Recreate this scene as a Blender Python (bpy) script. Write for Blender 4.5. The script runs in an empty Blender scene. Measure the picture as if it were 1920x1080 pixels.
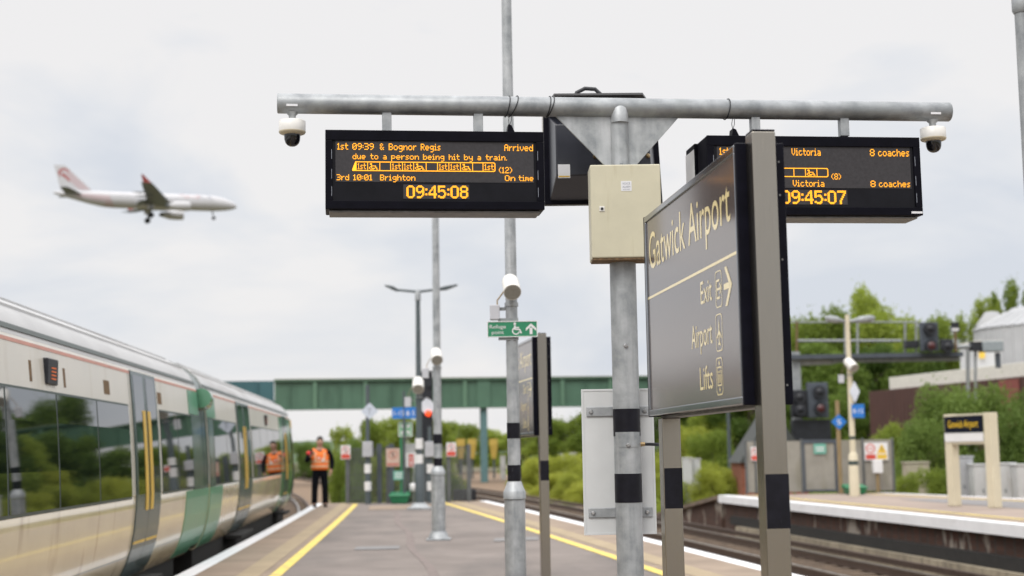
import bpy, bmesh, math, random
import numpy as np
from mathutils import Matrix, Vector
R = math.radians
rnd = random.Random(7)
sc = bpy.context.scene
COL = sc.collection

# ------------------------------------------------------------------ camera
F_PX, CAM_H, PITCH, ROLL = 2667.0, 1.4, R(6.55), R(0.95)
_f = Vector((0, math.cos(PITCH), math.sin(PITCH)))
_u0 = Vector((0, -math.sin(PITCH), math.cos(PITCH)))
_r0 = Vector((1, 0, 0))
_c, _s = math.cos(ROLL), math.sin(ROLL)
_r = _c * _r0 - _s * _u0
_u = _s * _r0 + _c * _u0
cd = bpy.data.cameras.new("camera")
cam = bpy.data.objects.new("camera", cd)
COL.objects.link(cam)
cam.matrix_world = Matrix(((_r.x, _u.x, -_f.x, 0), (_r.y, _u.y, -_f.y, 0), (_r.z, _u.z, -_f.z, CAM_H), (0, 0, 0, 1)))
cd.lens = 50.0
cd.sensor_width = 36.0
cd.clip_end = 6000
cd.clip_start = 0.05
cd.dof.use_dof = True
cd.dof.focus_distance = 7.3
cd.dof.aperture_fstop = 2.15
cd.dof.aperture_blades = 9
sc.camera = cam

# ------------------------------------------------------------------ overcast sky
SUN_EL, SUN_AZ = 48.0, 205.0      # azimuth clockwise from +Y: the bright patch of cloud is behind and left of the camera
w = bpy.data.worlds.new("World")
sc.world = w
w.use_nodes = True
nt = w.node_tree
N, L = nt.nodes, nt.links
N.clear()
out = N.new('ShaderNodeOutputWorld')
bg = N.new('ShaderNodeBackground')
bg.inputs['Strength'].default_value = 0.1
L.new(bg.outputs[0], out.inputs[0])
sky = N.new('ShaderNodeTexSky')
sky.sky_type = 'NISHITA'
sky.sun_disc = False
sky.sun_elevation = R(SUN_EL)
sky.sun_rotation = R(SUN_AZ)
sky.air_density = 1.2
sky.dust_density = 3.0
tc = N.new('ShaderNodeTexCoord')
mp = N.new('ShaderNodeMapping')
mp.inputs['Scale'].default_value = (1.0, 1.0, 2.6)
mp.inputs['Location'].default_value = (1.9, 0.4, 0.6)
L.new(tc.outputs['Generated'], mp.inputs['Vector'])
nz = N.new('ShaderNodeTexNoise')
nz.inputs['Scale'].default_value = 4.2
nz.inputs['Detail'].default_value = 5
nz.inputs['Roughness'].default_value = 0.52
nz.inputs['Distortion'].default_value = 0.3
L.new(mp.outputs[0], nz.inputs['Vector'])
cr = N.new('ShaderNodeValToRGB')
e = cr.color_ramp.elements
e[0].position, e[0].color = 0.36, (7.05, 7.42, 8.1, 1)
e[1].position, e[1].color = 0.63, (9.05, 8.92, 8.92, 1)
m_ = cr.color_ramp.elements.new(0.50)
m_.color = (8.05, 8.22, 8.58, 1)
sx0 = N.new('ShaderNodeSeparateXYZ')
L.new(tc.outputs['Generated'], sx0.inputs[0])
hz = N.new('ShaderNodeValToRGB')
hz.color_ramp.interpolation = 'B_SPLINE'
for i, (p_, v_) in enumerate(((0.0, .66), (.03, .60), (.075, .43), (.14, .44), (.23, .72), (.33, .80))):
    el = hz.color_ramp.elements[i] if i < 2 else hz.color_ramp.elements.new(p_)
    el.position, el.color = p_, (v_, v_, v_, 1)
L.new(sx0.outputs['Z'], hz.inputs[0])
nm_ = N.new('ShaderNodeMath')
nm_.operation = 'MULTIPLY_ADD'
nm_.inputs[1].default_value = 1.15
nm_.inputs[2].default_value = -0.56
L.new(nz.outputs['Fac'], nm_.inputs[0])
add_ = N.new('ShaderNodeMath')
add_.operation = 'ADD'
L.new(nm_.outputs[0], add_.inputs[0])
L.new(hz.outputs[0], add_.inputs[1])
L.new(add_.outputs[0], cr.inputs[0])
# a thick overcast is about three times brighter overhead than at the horizon
sx = N.new('ShaderNodeSeparateXYZ')
L.new(tc.outputs['Generated'], sx.inputs[0])
mr = N.new('ShaderNodeMapRange')
mr.inputs['From Min'].default_value = 0.33
mr.inputs['From Max'].default_value = 0.85
mr.inputs['To Min'].default_value = 1.0
mr.inputs['To Max'].default_value = 2.6
mr.interpolation_type = 'SMOOTHSTEP'
L.new(sx.outputs['Z'], mr.inputs['Value'])
vm = N.new('ShaderNodeVectorMath')
vm.operation = 'SCALE'
L.new(cr.outputs[0], vm.inputs[0])
L.new(mr.outputs[0], vm.inputs['Scale'])
mx = N.new('ShaderNodeMixRGB')
mx.inputs[0].default_value = 0.94
L.new(sky.outputs[0], mx.inputs[1])
L.new(vm.outputs[0], mx.inputs[2])
L.new(mx.outputs[0], bg.inputs['Color'])

sl = bpy.data.lights.new("sun", 'SUN')
sl.energy = 1.5
sl.angle = R(30)
sl.color = (1.0, 0.96, 0.90)
so = bpy.data.objects.new("sun", sl)
COL.objects.link(so)
az = R(SUN_AZ)
sd = Vector((math.sin(az) * math.cos(R(SUN_EL)), math.cos(az) * math.cos(R(SUN_EL)), math.sin(R(SUN_EL))))
so.rotation_euler = sd.to_track_quat('Z', 'Y').to_euler()
so.location = (-20, -40, 60)

sc.view_settings.view_transform = 'Standard'
sc.view_settings.look = 'None'
sc.view_settings.exposure = 0.0
sc.view_settings.gamma = 1.0
sc.cycles.use_denoising = True
sc.cycles.max_bounces = 6
sc.cycles.caustics_reflective = False
sc.cycles.caustics_refractive = False

# ------------------------------------------------------------------ helpers
def ray(px, py):
    return _f + _r * ((px - 960) / F_PX) - _u * ((py - 540) / F_PX)
def P(px, py, Y):
    """the point at depth Y seen at that place of the 1920x1080 photograph"""
    d = ray(px, py)
    return Vector((0, 0, CAM_H)) + d * (Y / d.y)
def G(px, py, z=0.0):
    d = ray(px, py)
    return Vector((0, 0, CAM_H)) + d * ((z - CAM_H) / d.z)
def frame(O, ex, ey):
    ex = Vector(ex).normalized()
    ey = Vector(ey)
    ey = (ey - ex * ey.dot(ex)).normalized()
    ez = ex.cross(ey)
    return Matrix(((ex.x, ey.x, ez.x, O[0]), (ex.y, ey.y, ez.y, O[1]), (ex.z, ey.z, ez.z, O[2]), (0, 0, 0, 1)))
def hit(px, py, T):
    """where the line of sight meets the w=0 plane of a frame, as (u, v)"""
    d = ray(px, py)
    Ti = T.inverted()
    o = Ti @ Vector((0, 0, CAM_H))
    dd = Ti.to_3x3() @ d
    t = -o.z / dd.z
    p = o + dd * t
    return p.x, p.y

ROOT = {}
def prop(o, label=None, cat=None, group=None, kind=None):
    if label: o['label'] = label
    if cat: o['category'] = cat
    if group: o['group'] = group
    if kind: o['kind'] = kind
    return o
def thing(name, label, cat, loc=(0, 0, 0), rotz=0.0, group=None, kind=None):
    o = bpy.data.objects.new(name, None)
    COL.objects.link(o)
    o.empty_display_size = 0.2
    o.location = loc
    o.rotation_euler = (0, 0, rotz)
    ROOT[o.name] = Matrix.Translation(Vector(loc)) @ Matrix.Rotation(rotz, 4, 'Z')
    return prop(o, label, cat, group, kind)
def kids(o):
    return [c for c in bpy.data.objects if c.parent == o]
def copy_tree(o, parent=None):
    c = o.copy()
    COL.objects.link(c)
    if parent: c.parent = parent
    for ch in kids(o): copy_tree(ch, c)
    return c

class MB:
    def __init__(s, T=None):
        s.v, s.f, s.sm = [], [], []
        s.T = T or Matrix()
    def add(s, vs, fs, smooth=False):
        n = len(s.v)
        s.v += [s.T @ Vector(p) for p in vs]
        for f in fs:
            s.f.append([n + i for i in f])
            s.sm.append(smooth)
        return s
    def bx(s, x0, x1, y0, y1, z0, z1):
        v = [(x, y, z) for z in (z0, z1) for y in (y0, y1) for x in (x0, x1)]
        return s.add(v, [(0, 2, 3, 1), (4, 5, 7, 6), (0, 1, 5, 4), (2, 6, 7, 3), (0, 4, 6, 2), (1, 3, 7, 5)])
    def quad(s, *p):
        return s.add(p, [tuple(range(len(p)))])
    def prism(s, pts, ext):
        n = len(pts)
        e_ = Vector(ext)
        v = [Vector(p) for p in pts] + [Vector(p) + e_ for p in pts]
        nrm = Vector((0, 0, 0))
        for i in range(n): nrm += v[i].cross(v[(i + 1) % n])
        fs = [tuple(range(n - 1, -1, -1)), tuple(range(n, 2 * n))] + [(i, (i + 1) % n, n + (i + 1) % n, n + i) for i in range(n)]
        if nrm.dot(e_) < 0: fs = [f[::-1] for f in fs]
        return s.add(v, fs)
    def tube(s, pts, rad, n=16, cap=True):
        pts = [Vector(p) for p in pts]
        if not hasattr(rad, '__len__'): rad = [rad] * len(pts)
        vs, fs = [], []
        up = None
        for i, p in enumerate(pts):
            t = (pts[min(i + 1, len(pts) - 1)] - pts[max(i - 1, 0)]).normalized()
            if up is None:
                a = Vector((0, 0, 1)) if abs(t.z) < 0.9 else Vector((1, 0, 0))
                up = (a - t * a.dot(t)).normalized()
            else:
                up = (up - t * up.dot(t)).normalized()
            b = t.cross(up)
            for k in range(n):
                an = 2 * math.pi * k / n
                vs.append(p + (up * math.cos(an) + b * math.sin(an)) * rad[i])
        for i in range(len(pts) - 1):
            for k in range(n):
                fs.append((i * n + k, i * n + (k + 1) % n, (i + 1) * n + (k + 1) % n, (i + 1) * n + k))
        s.add(vs, fs, True)
        if cap:
            m = len(pts) - 1
            s.add(vs[:n], [tuple(range(n - 1, -1, -1))])
            s.add(vs[m * n:], [tuple(range(n))])
        return s
    def lathe(s, prof, c=(0, 0, 0), n=28, axis=None):
        """prof: (r, z) list from bottom to top"""
        q = Vector((0, 0, 1)).rotation_difference(Vector(axis)) if axis else None
        vs, fs = [], []
        for r, z in prof:
            for k in range(n):
                an = 2 * math.pi * k / n
                p = Vector((r * math.cos(an), r * math.sin(an), z))
                if q: p = q @ p
                vs.append(p + Vector(c))
        for i in range(len(prof) - 1):
            for k in range(n):
                fs.append((i * n + k, i * n + (k + 1) % n, (i + 1) * n + (k + 1) % n, (i + 1) * n + k))
        s.add(vs, fs, True)
        if prof[0][0] > 1e-4: s.add(vs[:n], [tuple(range(n - 1, -1, -1))])
        if prof[-1][0] > 1e-4: s.add(vs[-n:], [tuple(range(n))])
        return s
    def text(s, body, u0, u1, v0, h, w=0.0, thick=0.0):
        """flat letters: fit between u0 and u1, baseline v0, capital height h"""
        cu = bpy.data.curves.new('t', 'FONT')
        cu.body = body
        cu.resolution_u = 4
        ob = bpy.data.objects.new('t', cu)
        COL.objects.link(ob)
        dg = bpy.context.evaluated_depsgraph_get()
        me = bpy.data.meshes.new_from_object(ob.evaluated_get(dg))
        co = [v.co.copy() for v in me.vertices]
        fs = [tuple(p.vertices) for p in me.polygons]
        x0, x1 = min(c.x for c in co), max(c.x for c in co)
        kx = (u1 - u0) / (x1 - x0)
        ky = h / 0.73
        s.add([(u0 + (c.x - x0) * kx, v0 + c.y * ky, w) for c in co], fs)
        bpy.data.objects.remove(ob)
        bpy.data.curves.remove(cu)
        bpy.data.meshes.remove(me)
        return s
    def build(s, name, mat, parent=None, bevel=0.0, origin=None, rotz=0.0, seg=2):
        if parent is not None:
            Mr = ROOT[parent.name]
        else:
            Mr = Matrix.Translation(Vector(origin or (0, 0, 0))) @ Matrix.Rotation(rotz, 4, 'Z')
        Mi = Mr.inverted()
        me = bpy.data.meshes.new(name)
        me.from_pydata([Mi @ v for v in s.v], [], s.f)
        me.polygons.foreach_set('use_smooth', s.sm)
        me.materials.append(mat)
        me.update()
        o = bpy.data.objects.new(name, me)
        COL.objects.link(o)
        if parent is not None:
            o.parent = parent
        else:
            o.location = Mr.to_translation()
            o.rotation_euler = (0, 0, rotz)
        ROOT[o.name] = Mr
        if bevel:
            b = o.modifiers.new('bevel', 'BEVEL')
            b.width = bevel
            b.segments = seg
            b.limit_method = 'ANGLE'
            b.angle_limit = R(40)
        return o

# ------------------------------------------------------------------ materials
def M(name, col, rough=0.6, metal=0.0, var=0.12, scale=4.0, bump=0.0, bscale=60.0, stretch=(1, 1, 1), col2=None,
      spec=0.5, streak=None, coat=0.0, ior=1.5, grime=None, island=0.0):
    m = bpy.data.materials.new(name)
    m.use_nodes = True
    nt = m.node_tree
    n, l = nt.nodes, nt.links
    b = n['Principled BSDF']
    b.inputs['Roughness'].default_value = rough
    b.inputs['Metallic'].default_value = metal
    b.inputs['IOR'].default_value = ior
    b.inputs['Specular IOR Level'].default_value = spec
    b.inputs['Coat Weight'].default_value = coat
    b.inputs['Coat Roughness'].default_value = 0.05
    tc = n.new('ShaderNodeTexCoord')
    mp = n.new('ShaderNodeMapping')
    mp.inputs['Scale'].default_value = stretch
    l.new(tc.outputs['Object'], mp.inputs[0])
    nz = n.new('ShaderNodeTexNoise')
    nz.inputs['Scale'].default_value = scale
    nz.inputs['Detail'].default_value = 7
    nz.inputs['Roughness'].default_value = 0.62
    l.new(mp.outputs[0], nz.inputs['Vector'])
    cr = n.new('ShaderNodeValToRGB')
    c1 = [max(0, c * (1 - var)) for c in col]
    c2 = [min(1, c * (1 + var)) for c in col] if col2 is None else list(col2)
    if col2 is not None: c1 = list(col)
    cr.color_ramp.elements[0].position = 0.33
    cr.color_ramp.elements[1].position = 0.67
    cr.color_ramp.elements[0].color = (*c1, 1)
    cr.color_ramp.elements[1].color = (*c2, 1)
    l.new(nz.outputs['Fac'], cr.inputs[0])
    src = cr.outputs[0]
    if streak:                      # (colour, stretch, scale, low, high, amount): stains that run down or along
        scol, sst, ssc, lo, hi, amt = streak
        mp2 = n.new('ShaderNodeMapping')
        mp2.inputs['Scale'].default_value = sst
        mp2.inputs['Location'].default_value = (3.1, 1.7, 0.4)
        l.new(tc.outputs['Object'], mp2.inputs[0])
        n2 = n.new('ShaderNodeTexNoise')
        n2.inputs['Scale'].default_value = ssc
        n2.inputs['Detail'].default_value = 5
        l.new(mp2.outputs[0], n2.inputs['Vector'])
        r2 = n.new('ShaderNodeMapRange')
        r2.inputs['From Min'].default_value = lo
        r2.inputs['From Max'].default_value = hi
        r2.inputs['To Max'].default_value = amt
        l.new(n2.outputs['Fac'], r2.inputs['Value'])
        mx = n.new('ShaderNodeMixRGB')
        mx.inputs[2].default_value = (*scol, 1)
        l.new(r2.outputs[0], mx.inputs[0])
        l.new(src, mx.inputs[1])
        src = mx.outputs[0]
    l.new(src, b.inputs['Base Color'])
    rr = n.new('ShaderNodeMapRange')
    rr.inputs['To Min'].default_value = max(0.0, rough * 0.85)
    rr.inputs['To Max'].default_value = min(1.0, rough * 1.15)
    l.new(nz.outputs['Fac'], rr.inputs['Value'])
    l.new(rr.outputs[0], b.inputs['Roughness'])
    if bump:
        n3 = n.new('ShaderNodeTexNoise')
        n3.inputs['Scale'].default_value = bscale
        n3.inputs['Detail'].default_value = 4
        l.new(mp.outputs[0], n3.inputs['Vector'])
        bp = n.new('ShaderNodeBump')
        bp.inputs['Strength'].default_value = bump
        bp.inputs['Distance'].default_value = 0.02
        l.new(n3.outputs['Fac'], bp.inputs['Height'])
        l.new(bp.outputs[0], b.inputs['Normal'])
    return m
def emit(name, col, strength):
    m = bpy.data.materials.new(name)
    m.use_nodes = True
    n, l = m.node_tree.nodes, m.node_tree.links
    b = n['Principled BSDF']
    b.inputs['Base Color'].default_value = (*[c * 0.3 for c in col], 1)
    b.inputs['Emission Color'].default_value = (*col, 1)
    b.inputs['Emission Strength'].default_value = strength
    return m
def leafmat(name, c1, c2):
    m = bpy.data.materials.new(name)
    m.use_nodes = True
    n, l = m.node_tree.nodes, m.node_tree.links
    b = n['Principled BSDF']
    b.inputs['Roughness'].default_value = 0.6
    b.inputs['Specular IOR Level'].default_value = 0.25
    tc = n.new('ShaderNodeTexCoord')
    nz = n.new('ShaderNodeTexNoise')
    nz.inputs['Scale'].default_value = 0.9
    nz.inputs['Detail'].default_value = 3
    l.new(tc.outputs['Object'], nz.inputs['Vector'])
    oi = n.new('ShaderNodeObjectInfo')
    ad = n.new('ShaderNodeMath')
    ad.operation = 'MULTIPLY_ADD'
    ad.inputs[1].default_value = 0.5
    l.new(oi.outputs['Random'], ad.inputs[0])
    l.new(nz.outputs['Fac'], ad.inputs[2])
    cr = n.new('ShaderNodeValToRGB')
    cr.color_ramp.elements[0].position = 0.35
    cr.color_ramp.elements[1].position = 1.0
    cr.color_ramp.elements[0].color = (*c1, 1)
    cr.color_ramp.elements[1].color = (*c2, 1)
    l.new(ad.outputs[0], cr.inputs[0])
    l.new(cr.outputs[0], b.inputs['Base Color'])
    tr = n.new('ShaderNodeBsdfTranslucent')
    l.new(cr.outputs[0], tr.inputs['Color'])
    ms = n.new('ShaderNodeMixShader')
    ms.inputs[0].default_value = 0.45
    l.new(b.outputs[0], ms.inputs[1])
    l.new(tr.outputs[0], ms.inputs[2])
    l.new(ms.outputs[0], n['Material Output'].inputs[0])
    return m
def brickmat(name, c1, c2, mort, scale, streak):
    m = M(name, c1, 0.85, var=0.3, scale=2.0, bump=0.3, bscale=30, streak=streak)
    n, l = m.node_tree.nodes, m.node_tree.links
    b = n['Principled BSDF']
    lk = b.inputs['Base Color'].links[0]
    src = lk.from_socket
    mix = src.node
    base = mix.inputs[1].links[0].from_socket
    bt = n.new('ShaderNodeTexBrick')
    bt.inputs['Color1'].default_value = (*c1, 1)
    bt.inputs['Color2'].default_value = (*c2, 1)
    bt.inputs['Mortar'].default_value = (*mort, 1)
    bt.inputs['Scale'].default_value = scale
    bt.inputs['Mortar Size'].default_value = 0.02
    tc = n.new('ShaderNodeTexCoord')
    mp = n.new('ShaderNodeMapping')
    mp.inputs['Rotation'].default_value = (R(90), 0, R(90))
    l.new(tc.outputs['Object'], mp.inputs[0])
    l.new(mp.outputs[0], bt.inputs['Vector'])
    mul = n.new('ShaderNodeMixRGB')
    mul.blend_type = 'MULTIPLY'
    mul.inputs[0].default_value = 0.35
    l.new(bt.outputs['Color'], mul.inputs[1])
    l.new(base, mul.inputs[2])
    l.new(mul.outputs[0], mix.inputs[1])
    return m

galv = M('galvanised', (.25, .27, .285), .48, .35, scale=9, col2=(.44, .46, .475), bump=.06, bscale=120, streak=((.62, .64, .66), (1, 1, .12), 14, .5, .72, .55))
galvd = M('galvanised_dull', (.22, .235, .25), .55, .3, scale=8, col2=(.36, .38, .39), bump=.06, bscale=120, streak=((.5, .51, .52), (1, 1, .1), 14, .55, .75, .4))
beamgalv = M('galvanised_beam', (.20, .215, .23), .46, .35, scale=7, col2=(.40, .42, .435), bump=.06, bscale=120, streak=((.17, .19, .19), (.8, .8, .3), 6, .5, .75, .5))
black_band = M('black_band', (.008, .008, .013), .45, var=.3, scale=20, spec=.22, streak=((.09, .09, .1), (6, 6, 1), 18, .70, .76, .8))
casing = M('display_casing', (.0038, .0038, .0075), .45, var=.25, scale=12, spec=.08)
lens_glass = M('display_window', (.008, .008, .011), .25, var=.2, scale=10, spec=.16)
led_panel = M('led_panel', (.040, .038, .042), .6, var=.18, scale=60, spec=.3)
led = emit('led_amber', (1.0, .40, .012), 1.9)
under = M('display_underside', (.22, .22, .22), .5, .5, var=.25, scale=15)
cream_box = M('cabinet_cream', (.56, .53, .40), .45, var=.05, scale=5, streak=((.36, .30, .17), (3, 3, .4), 8, .62, .8, .35))
rust = M('rust_trim', (.16, .10, .05), .8, var=.5, scale=60)
white_pl = M('white_plastic', (.72, .71, .68), .4, var=.05, scale=8, streak=((.45, .42, .33), (2, 2, .5), 9, .6, .8, .4))
cream_pl = M('cream_plastic', (.62, .56, .42), .45, var=.08, scale=8)
dome_blk = M('camera_dome', (.008, .008, .010), .05, var=.1, scale=3, spec=.6)
steel = M('bright_steel', (.55, .55, .55), .3, .9, var=.2, scale=30)
cable = M('black_cable', (.02, .022, .028), .5, var=.2)
brass = M('brass_gland', (.45, .33, .18), .35, .9)
white_panel = M('white_back_panel', (.66, .68, .69), .45, var=.04, scale=4, streak=((.46, .47, .48), (1.5, 1.5, .2), 7, .6, .85, .35))
label_w = M('label_white', (.72, .73, .76), .5, var=.04)
ink = M('grey_ink', (.25, .27, .32), .6)
dkink = M('dark_ink', (.03, .03, .04), .6)
yel_ink = M('yellow_ink', (.72, .48, .06), .5)
brushed = M('brushed_steel_post', (.34, .315, .275), .24, 1.0, var=.035, scale=30, stretch=(9, 9, .25))
chrome = M('sign_frame_chrome', (.30, .31, .33), .14, 1.0, var=.06, scale=5)
sign_face = M('sign_face', (.115, .092, .084), .14, 0, var=.08, scale=26, stretch=(1, 6, .12), spec=.9, ior=2.0)
sign_blk = M('sign_end_black', (.0055, .0055, .011), .38, var=.3, scale=14, spec=.10)
sign_yel = M('sign_yellow', (.95, .80, .42), .17, var=.03, spec=.9, ior=2.0)
tarmac = M('platform_tarmac', (.158, .134, .120), .85, scale=.8, col2=(.230, .198, .180), bump=.25, bscale=140, streak=((.105, .095, .09), (1, .3, 1), 1.1, .48, .72, .6))
patch_m = M('tarmac_patch', (.21, .205, .205), .85, var=.12, scale=6, bump=.2, bscale=120)
repair_m = M('tarmac_repair', (.190, .155, .143), .85, var=.2, scale=6, bump=.2, bscale=120)
buff = M('buff_paving', (.225, .172, .128), .85, scale=1.2, col2=(.315, .245, .185), bump=.2, bscale=90, streak=((.25, .2, .16), (1, .4, 1), 1.6, .55, .8, .5))
tactile = M('tactile_paving', (.30, .235, .15), .8, scale=2, col2=(.38, .30, .195), bump=.3, bscale=40)
yline = M('yellow_line', (.74, .57, .13), .7, var=.12, scale=5, streak=((.36, .30, .19), (1, .6, 1), 9, .54, .70, .7))
wline = M('white_coping', (.79, .80, .82), .7, var=.05, scale=3, streak=((.42, .40, .38), (1, .3, 1), 4, .6, .85, .4))
conc = M('platform_concrete', (.22, .20, .17), .9, var=.3, scale=2, bump=.2)
dirtywall = brickmat('platform_brick', (.085, .042, .028), (.125, .060, .040), (.07, .062, .055), 5, ((.36, .32, .27), (1, .9, .45), 2.3, .545, .64, .9))
lowwall = M('trackside_concrete', (.30, .26, .19), .9, var=.3, scale=1.5, bump=.2, streak=((.12, .10, .08), (1, 2, .4), 3, .5, .75, .7))
ballast_m = M('ballast', (.115, .075, .048), .95, scale=6, col2=(.29, .205, .135), bump=1.0, bscale=26)
rail_m = M('rail_rust', (.075, .05, .038), .6, .3, var=.3, scale=10)
railtop = M('rail_top', (.34, .32, .30), .3, .9, var=.2, scale=10)
sleeper_m = M('sleeper', (.135, .10, .072), .9, var=.3, scale=5)
earth = M('ground_soil', (.075, .075, .040), .95, scale=.5, col2=(.15, .13, .075), bump=.4, bscale=8)
coach_cream = M('coach_cream_upper', (.64, .615, .555), .3, var=.03, scale=1.5, spec=.4, coat=.12, streak=((.42, .36, .25), (1, 1, .22), 2.6, .56, .80, .6))
coach_tan_reflection = M('coach_cream_lower_reflection', (.62, .52, .35), .20, var=.05, scale=1.5, spec=.6, coat=.5, streak=((.34, .25, .14), (1, 1.3, .28), 2.3, .58, .72, .7))  # tan of the reflected platform painted into the cream; the streaks are dirt
coach_roof = M('coach_roof', (.50, .505, .51), .45, var=.08, scale=1.2, streak=((.27, .25, .24), (1, .10, 1), 4, .52, .75, .6))
coach_dark = M('coach_dark_line', (.05, .07, .065), .4, var=.2)
coach_red = M('coach_red_line', (.55, .25, .19), .4, var=.1)
coach_green = M('coach_green', (.075, .22, .125), .2, var=.06, coat=.5)
coach_pale = M('coach_pale_green', (.085, .27, .16), .3, var=.06, coat=.15)
coach_deep = M('coach_deep_green', (.020, .058, .045), .22, var=.1, coat=.2)
door_teal = M('door_teal', (.040, .070, .068), .25, var=.08, coat=.1)
glass = M('coach_glass', (.006, .010, .010), .025, var=.1, spec=.9, ior=2.3)
yellow_pt = M('yellow_paint', (.66, .43, .07), .4, var=.06)
undergear = M('underframe', (.018, .017, .016), .8, var=.4, scale=6)
disp_orange = emit('destination_led', (1.0, .19, .02), .42)
br_green = M('bridge_green', (.075, .155, .105), .5, var=.12, scale=.5, streak=((.03, .075, .05), (1, 1, .2), 1.2, .5, .8, .6))
br_green2 = M('bridge_green_rib', (.11, .21, .14), .5, var=.12, scale=.5)
br_blue = M('bridge_blue_green', (.04, .12, .14), .5, var=.12, scale=.5)
br_top = M('bridge_top_edge', (.20, .22, .13), .7, var=.2)
lamp_grey = M('lamp_post_grey', (.075, .095, .105), .5, var=.1)
signal_blk = M('signal_black', (.012, .014, .020), .5, var=.3)
signal_grey = M('signal_grey', (.065, .078, .098), .6, var=.15)
red_lit = emit('signal_red_lit', (1.0, .09, .025), 1.4)
red_dim = M('signal_red_lens', (.075, .020, .022), .2, var=.2)
red_s = M('sign_red', (.60, .075, .05), .5, var=.08)
green_s = M('sign_green', (.030, .235, .120), .4, var=.06)
teal_s = M('sign_teal', (.16, .42, .34), .45, var=.08)
pale_green_s = M('sign_pale_green', (.19, .44, .25), .45, var=.08)
blue_s = M('sign_blue', (.02, .17, .55), .4, var=.06)
pink_s = M('sign_faded', (.60, .44, .37), .5, var=.1)
white_s = M('sign_white', (.74, .74, .75), .45, var=.04)
mesh_fence = M('fence_mesh_grey', (.12, .13, .135), .6, .3, var=.15)
mesh_tan = M('screen_panel', (.30, .285, .25), .7, var=.15, scale=1.5, streak=((.17, .16, .10), (1, 1, .3), 2, .55, .75, .6))
grit_g = M('grit_bin_green', (.02, .17, .075), .5, var=.1)
hvo = M('hi_vis_orange', (.95, .20, .025), .6, var=.10, scale=9)
hvs = M('reflective_strip', (.78, .48, .30), .35, var=.1)
navy = M('navy_cloth', (.0055, .006, .009), .9, var=.4, scale=9, spec=.1, bump=.6, bscale=14)
skin_m = M('skin', (.42, .24, .17), .55, var=.08)
hair_m = M('hair', (.018, .013, .010), .6, var=.2)
shoe_m = M('shoe_leather', (.010, .010, .011), .5, var=.2)
red_pl = M('red_plastic', (.75, .04, .04), .4, var=.05)
cream_post = M('cream_post', (.62, .56, .42), .6, var=.07, scale=2, streak=((.4, .33, .2), (1, 1, .2), 4, .6, .8, .5))
wood_post = M('wood_post', (.26, .19, .10), .8, var=.3, scale=4, stretch=(4, 4, .5))
silo = M('silo_white', (.50, .51, .525), .5, var=.06, scale=.6, streak=((.50, .51, .53), (1, 1, .1), 1.5, .5, .8, .5))
brown_clad = M('brown_cladding', (.085, .040, .034), .6, var=.10, scale=.4, streak=((.06, .03, .028), (1, 1, .05), 3, .5, .7, .5))
roof_wh = M('roof_edge_white', (.68, .66, .61), .6, var=.08)
red_brick = M('red_brick', (.24, .085, .05), .9, var=.3, scale=6)
slate = M('slate_roof', (.055, .06, .058), .8, var=.2)
cabinet_w = M('relay_cabinet', (.50, .51, .51), .6, var=.08, scale=1.5, streak=((.28, .22, .15), (1, 1, .3), 3, .58, .75, .6))
bark = M('bark', (.07, .055, .04), .95, var=.3, scale=6, stretch=(1, 1, .3))
yel_board = M('faded_yellow', (.50, .36, .08), .7, var=.15)
sack = M('black_rubber', (.014, .014, .017), .8, var=.3)
plane_w = M('aircraft_white', (.53, .53, .55), .35, var=.03, scale=.3)
plane_g = M('aircraft_wing_grey', (.19, .205, .215), .5, var=.08, scale=.4)
plane_pink = M('aircraft_pale_red', (.50, .41, .43), .4, var=.05)
plane_red = M('aircraft_red', (.36, .075, .07), .45, var=.06)
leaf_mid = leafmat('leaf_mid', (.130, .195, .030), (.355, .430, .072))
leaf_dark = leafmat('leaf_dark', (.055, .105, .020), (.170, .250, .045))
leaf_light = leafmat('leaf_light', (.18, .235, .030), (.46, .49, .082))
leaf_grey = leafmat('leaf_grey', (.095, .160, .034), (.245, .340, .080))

# ------------------------------------------------------------------ the setting
def XL(y): return -2.887 - .067 * y - (max(0, y - 20) ** 2) * .00022
def XR(y): return 5.25 - .13 * y - .00042 * y * y
def XF(y): return 12.06 - .1425 * y
def strip(name, fa, fb, y0, y1, z, mat, kind='structure', step=1.0, skirt=None):
    mb = MB()
    n = max(2, int((y1 - y0) / step) + 1)
    a, b = [], []
    for i in range(n):
        y = y0 + (y1 - y0) * i / (n - 1)
        a.append((fa(y), y, z))
        b.append((fb(y), y, z))
    vs = a + b
    fs = [(i, n + i, n + i + 1, i + 1) for i in range(n - 1)]
    mb.add(vs, fs)
    if skirt is not None:
        k = len(mb.v)
        for side in (a, b):
            k0 = len(mb.v)
            mb.add([p for p in side] + [(p[0], p[1], skirt) for p in side], [])
            for i in range(n - 1):
                f = (k0 + i, k0 + i + 1, k0 + n + i + 1, k0 + n + i)
                mb.f.append(list(f if side is a else f[::-1]))
                mb.sm.append(False)
        for i in (0, n - 1):
            mb.quad(a[i], b[i], (b[i][0], b[i][1], skirt), (a[i][0], a[i][1], skirt))
    o = mb.build(name, mat)
    if kind: prop(o, kind=kind)
    return o

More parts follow.
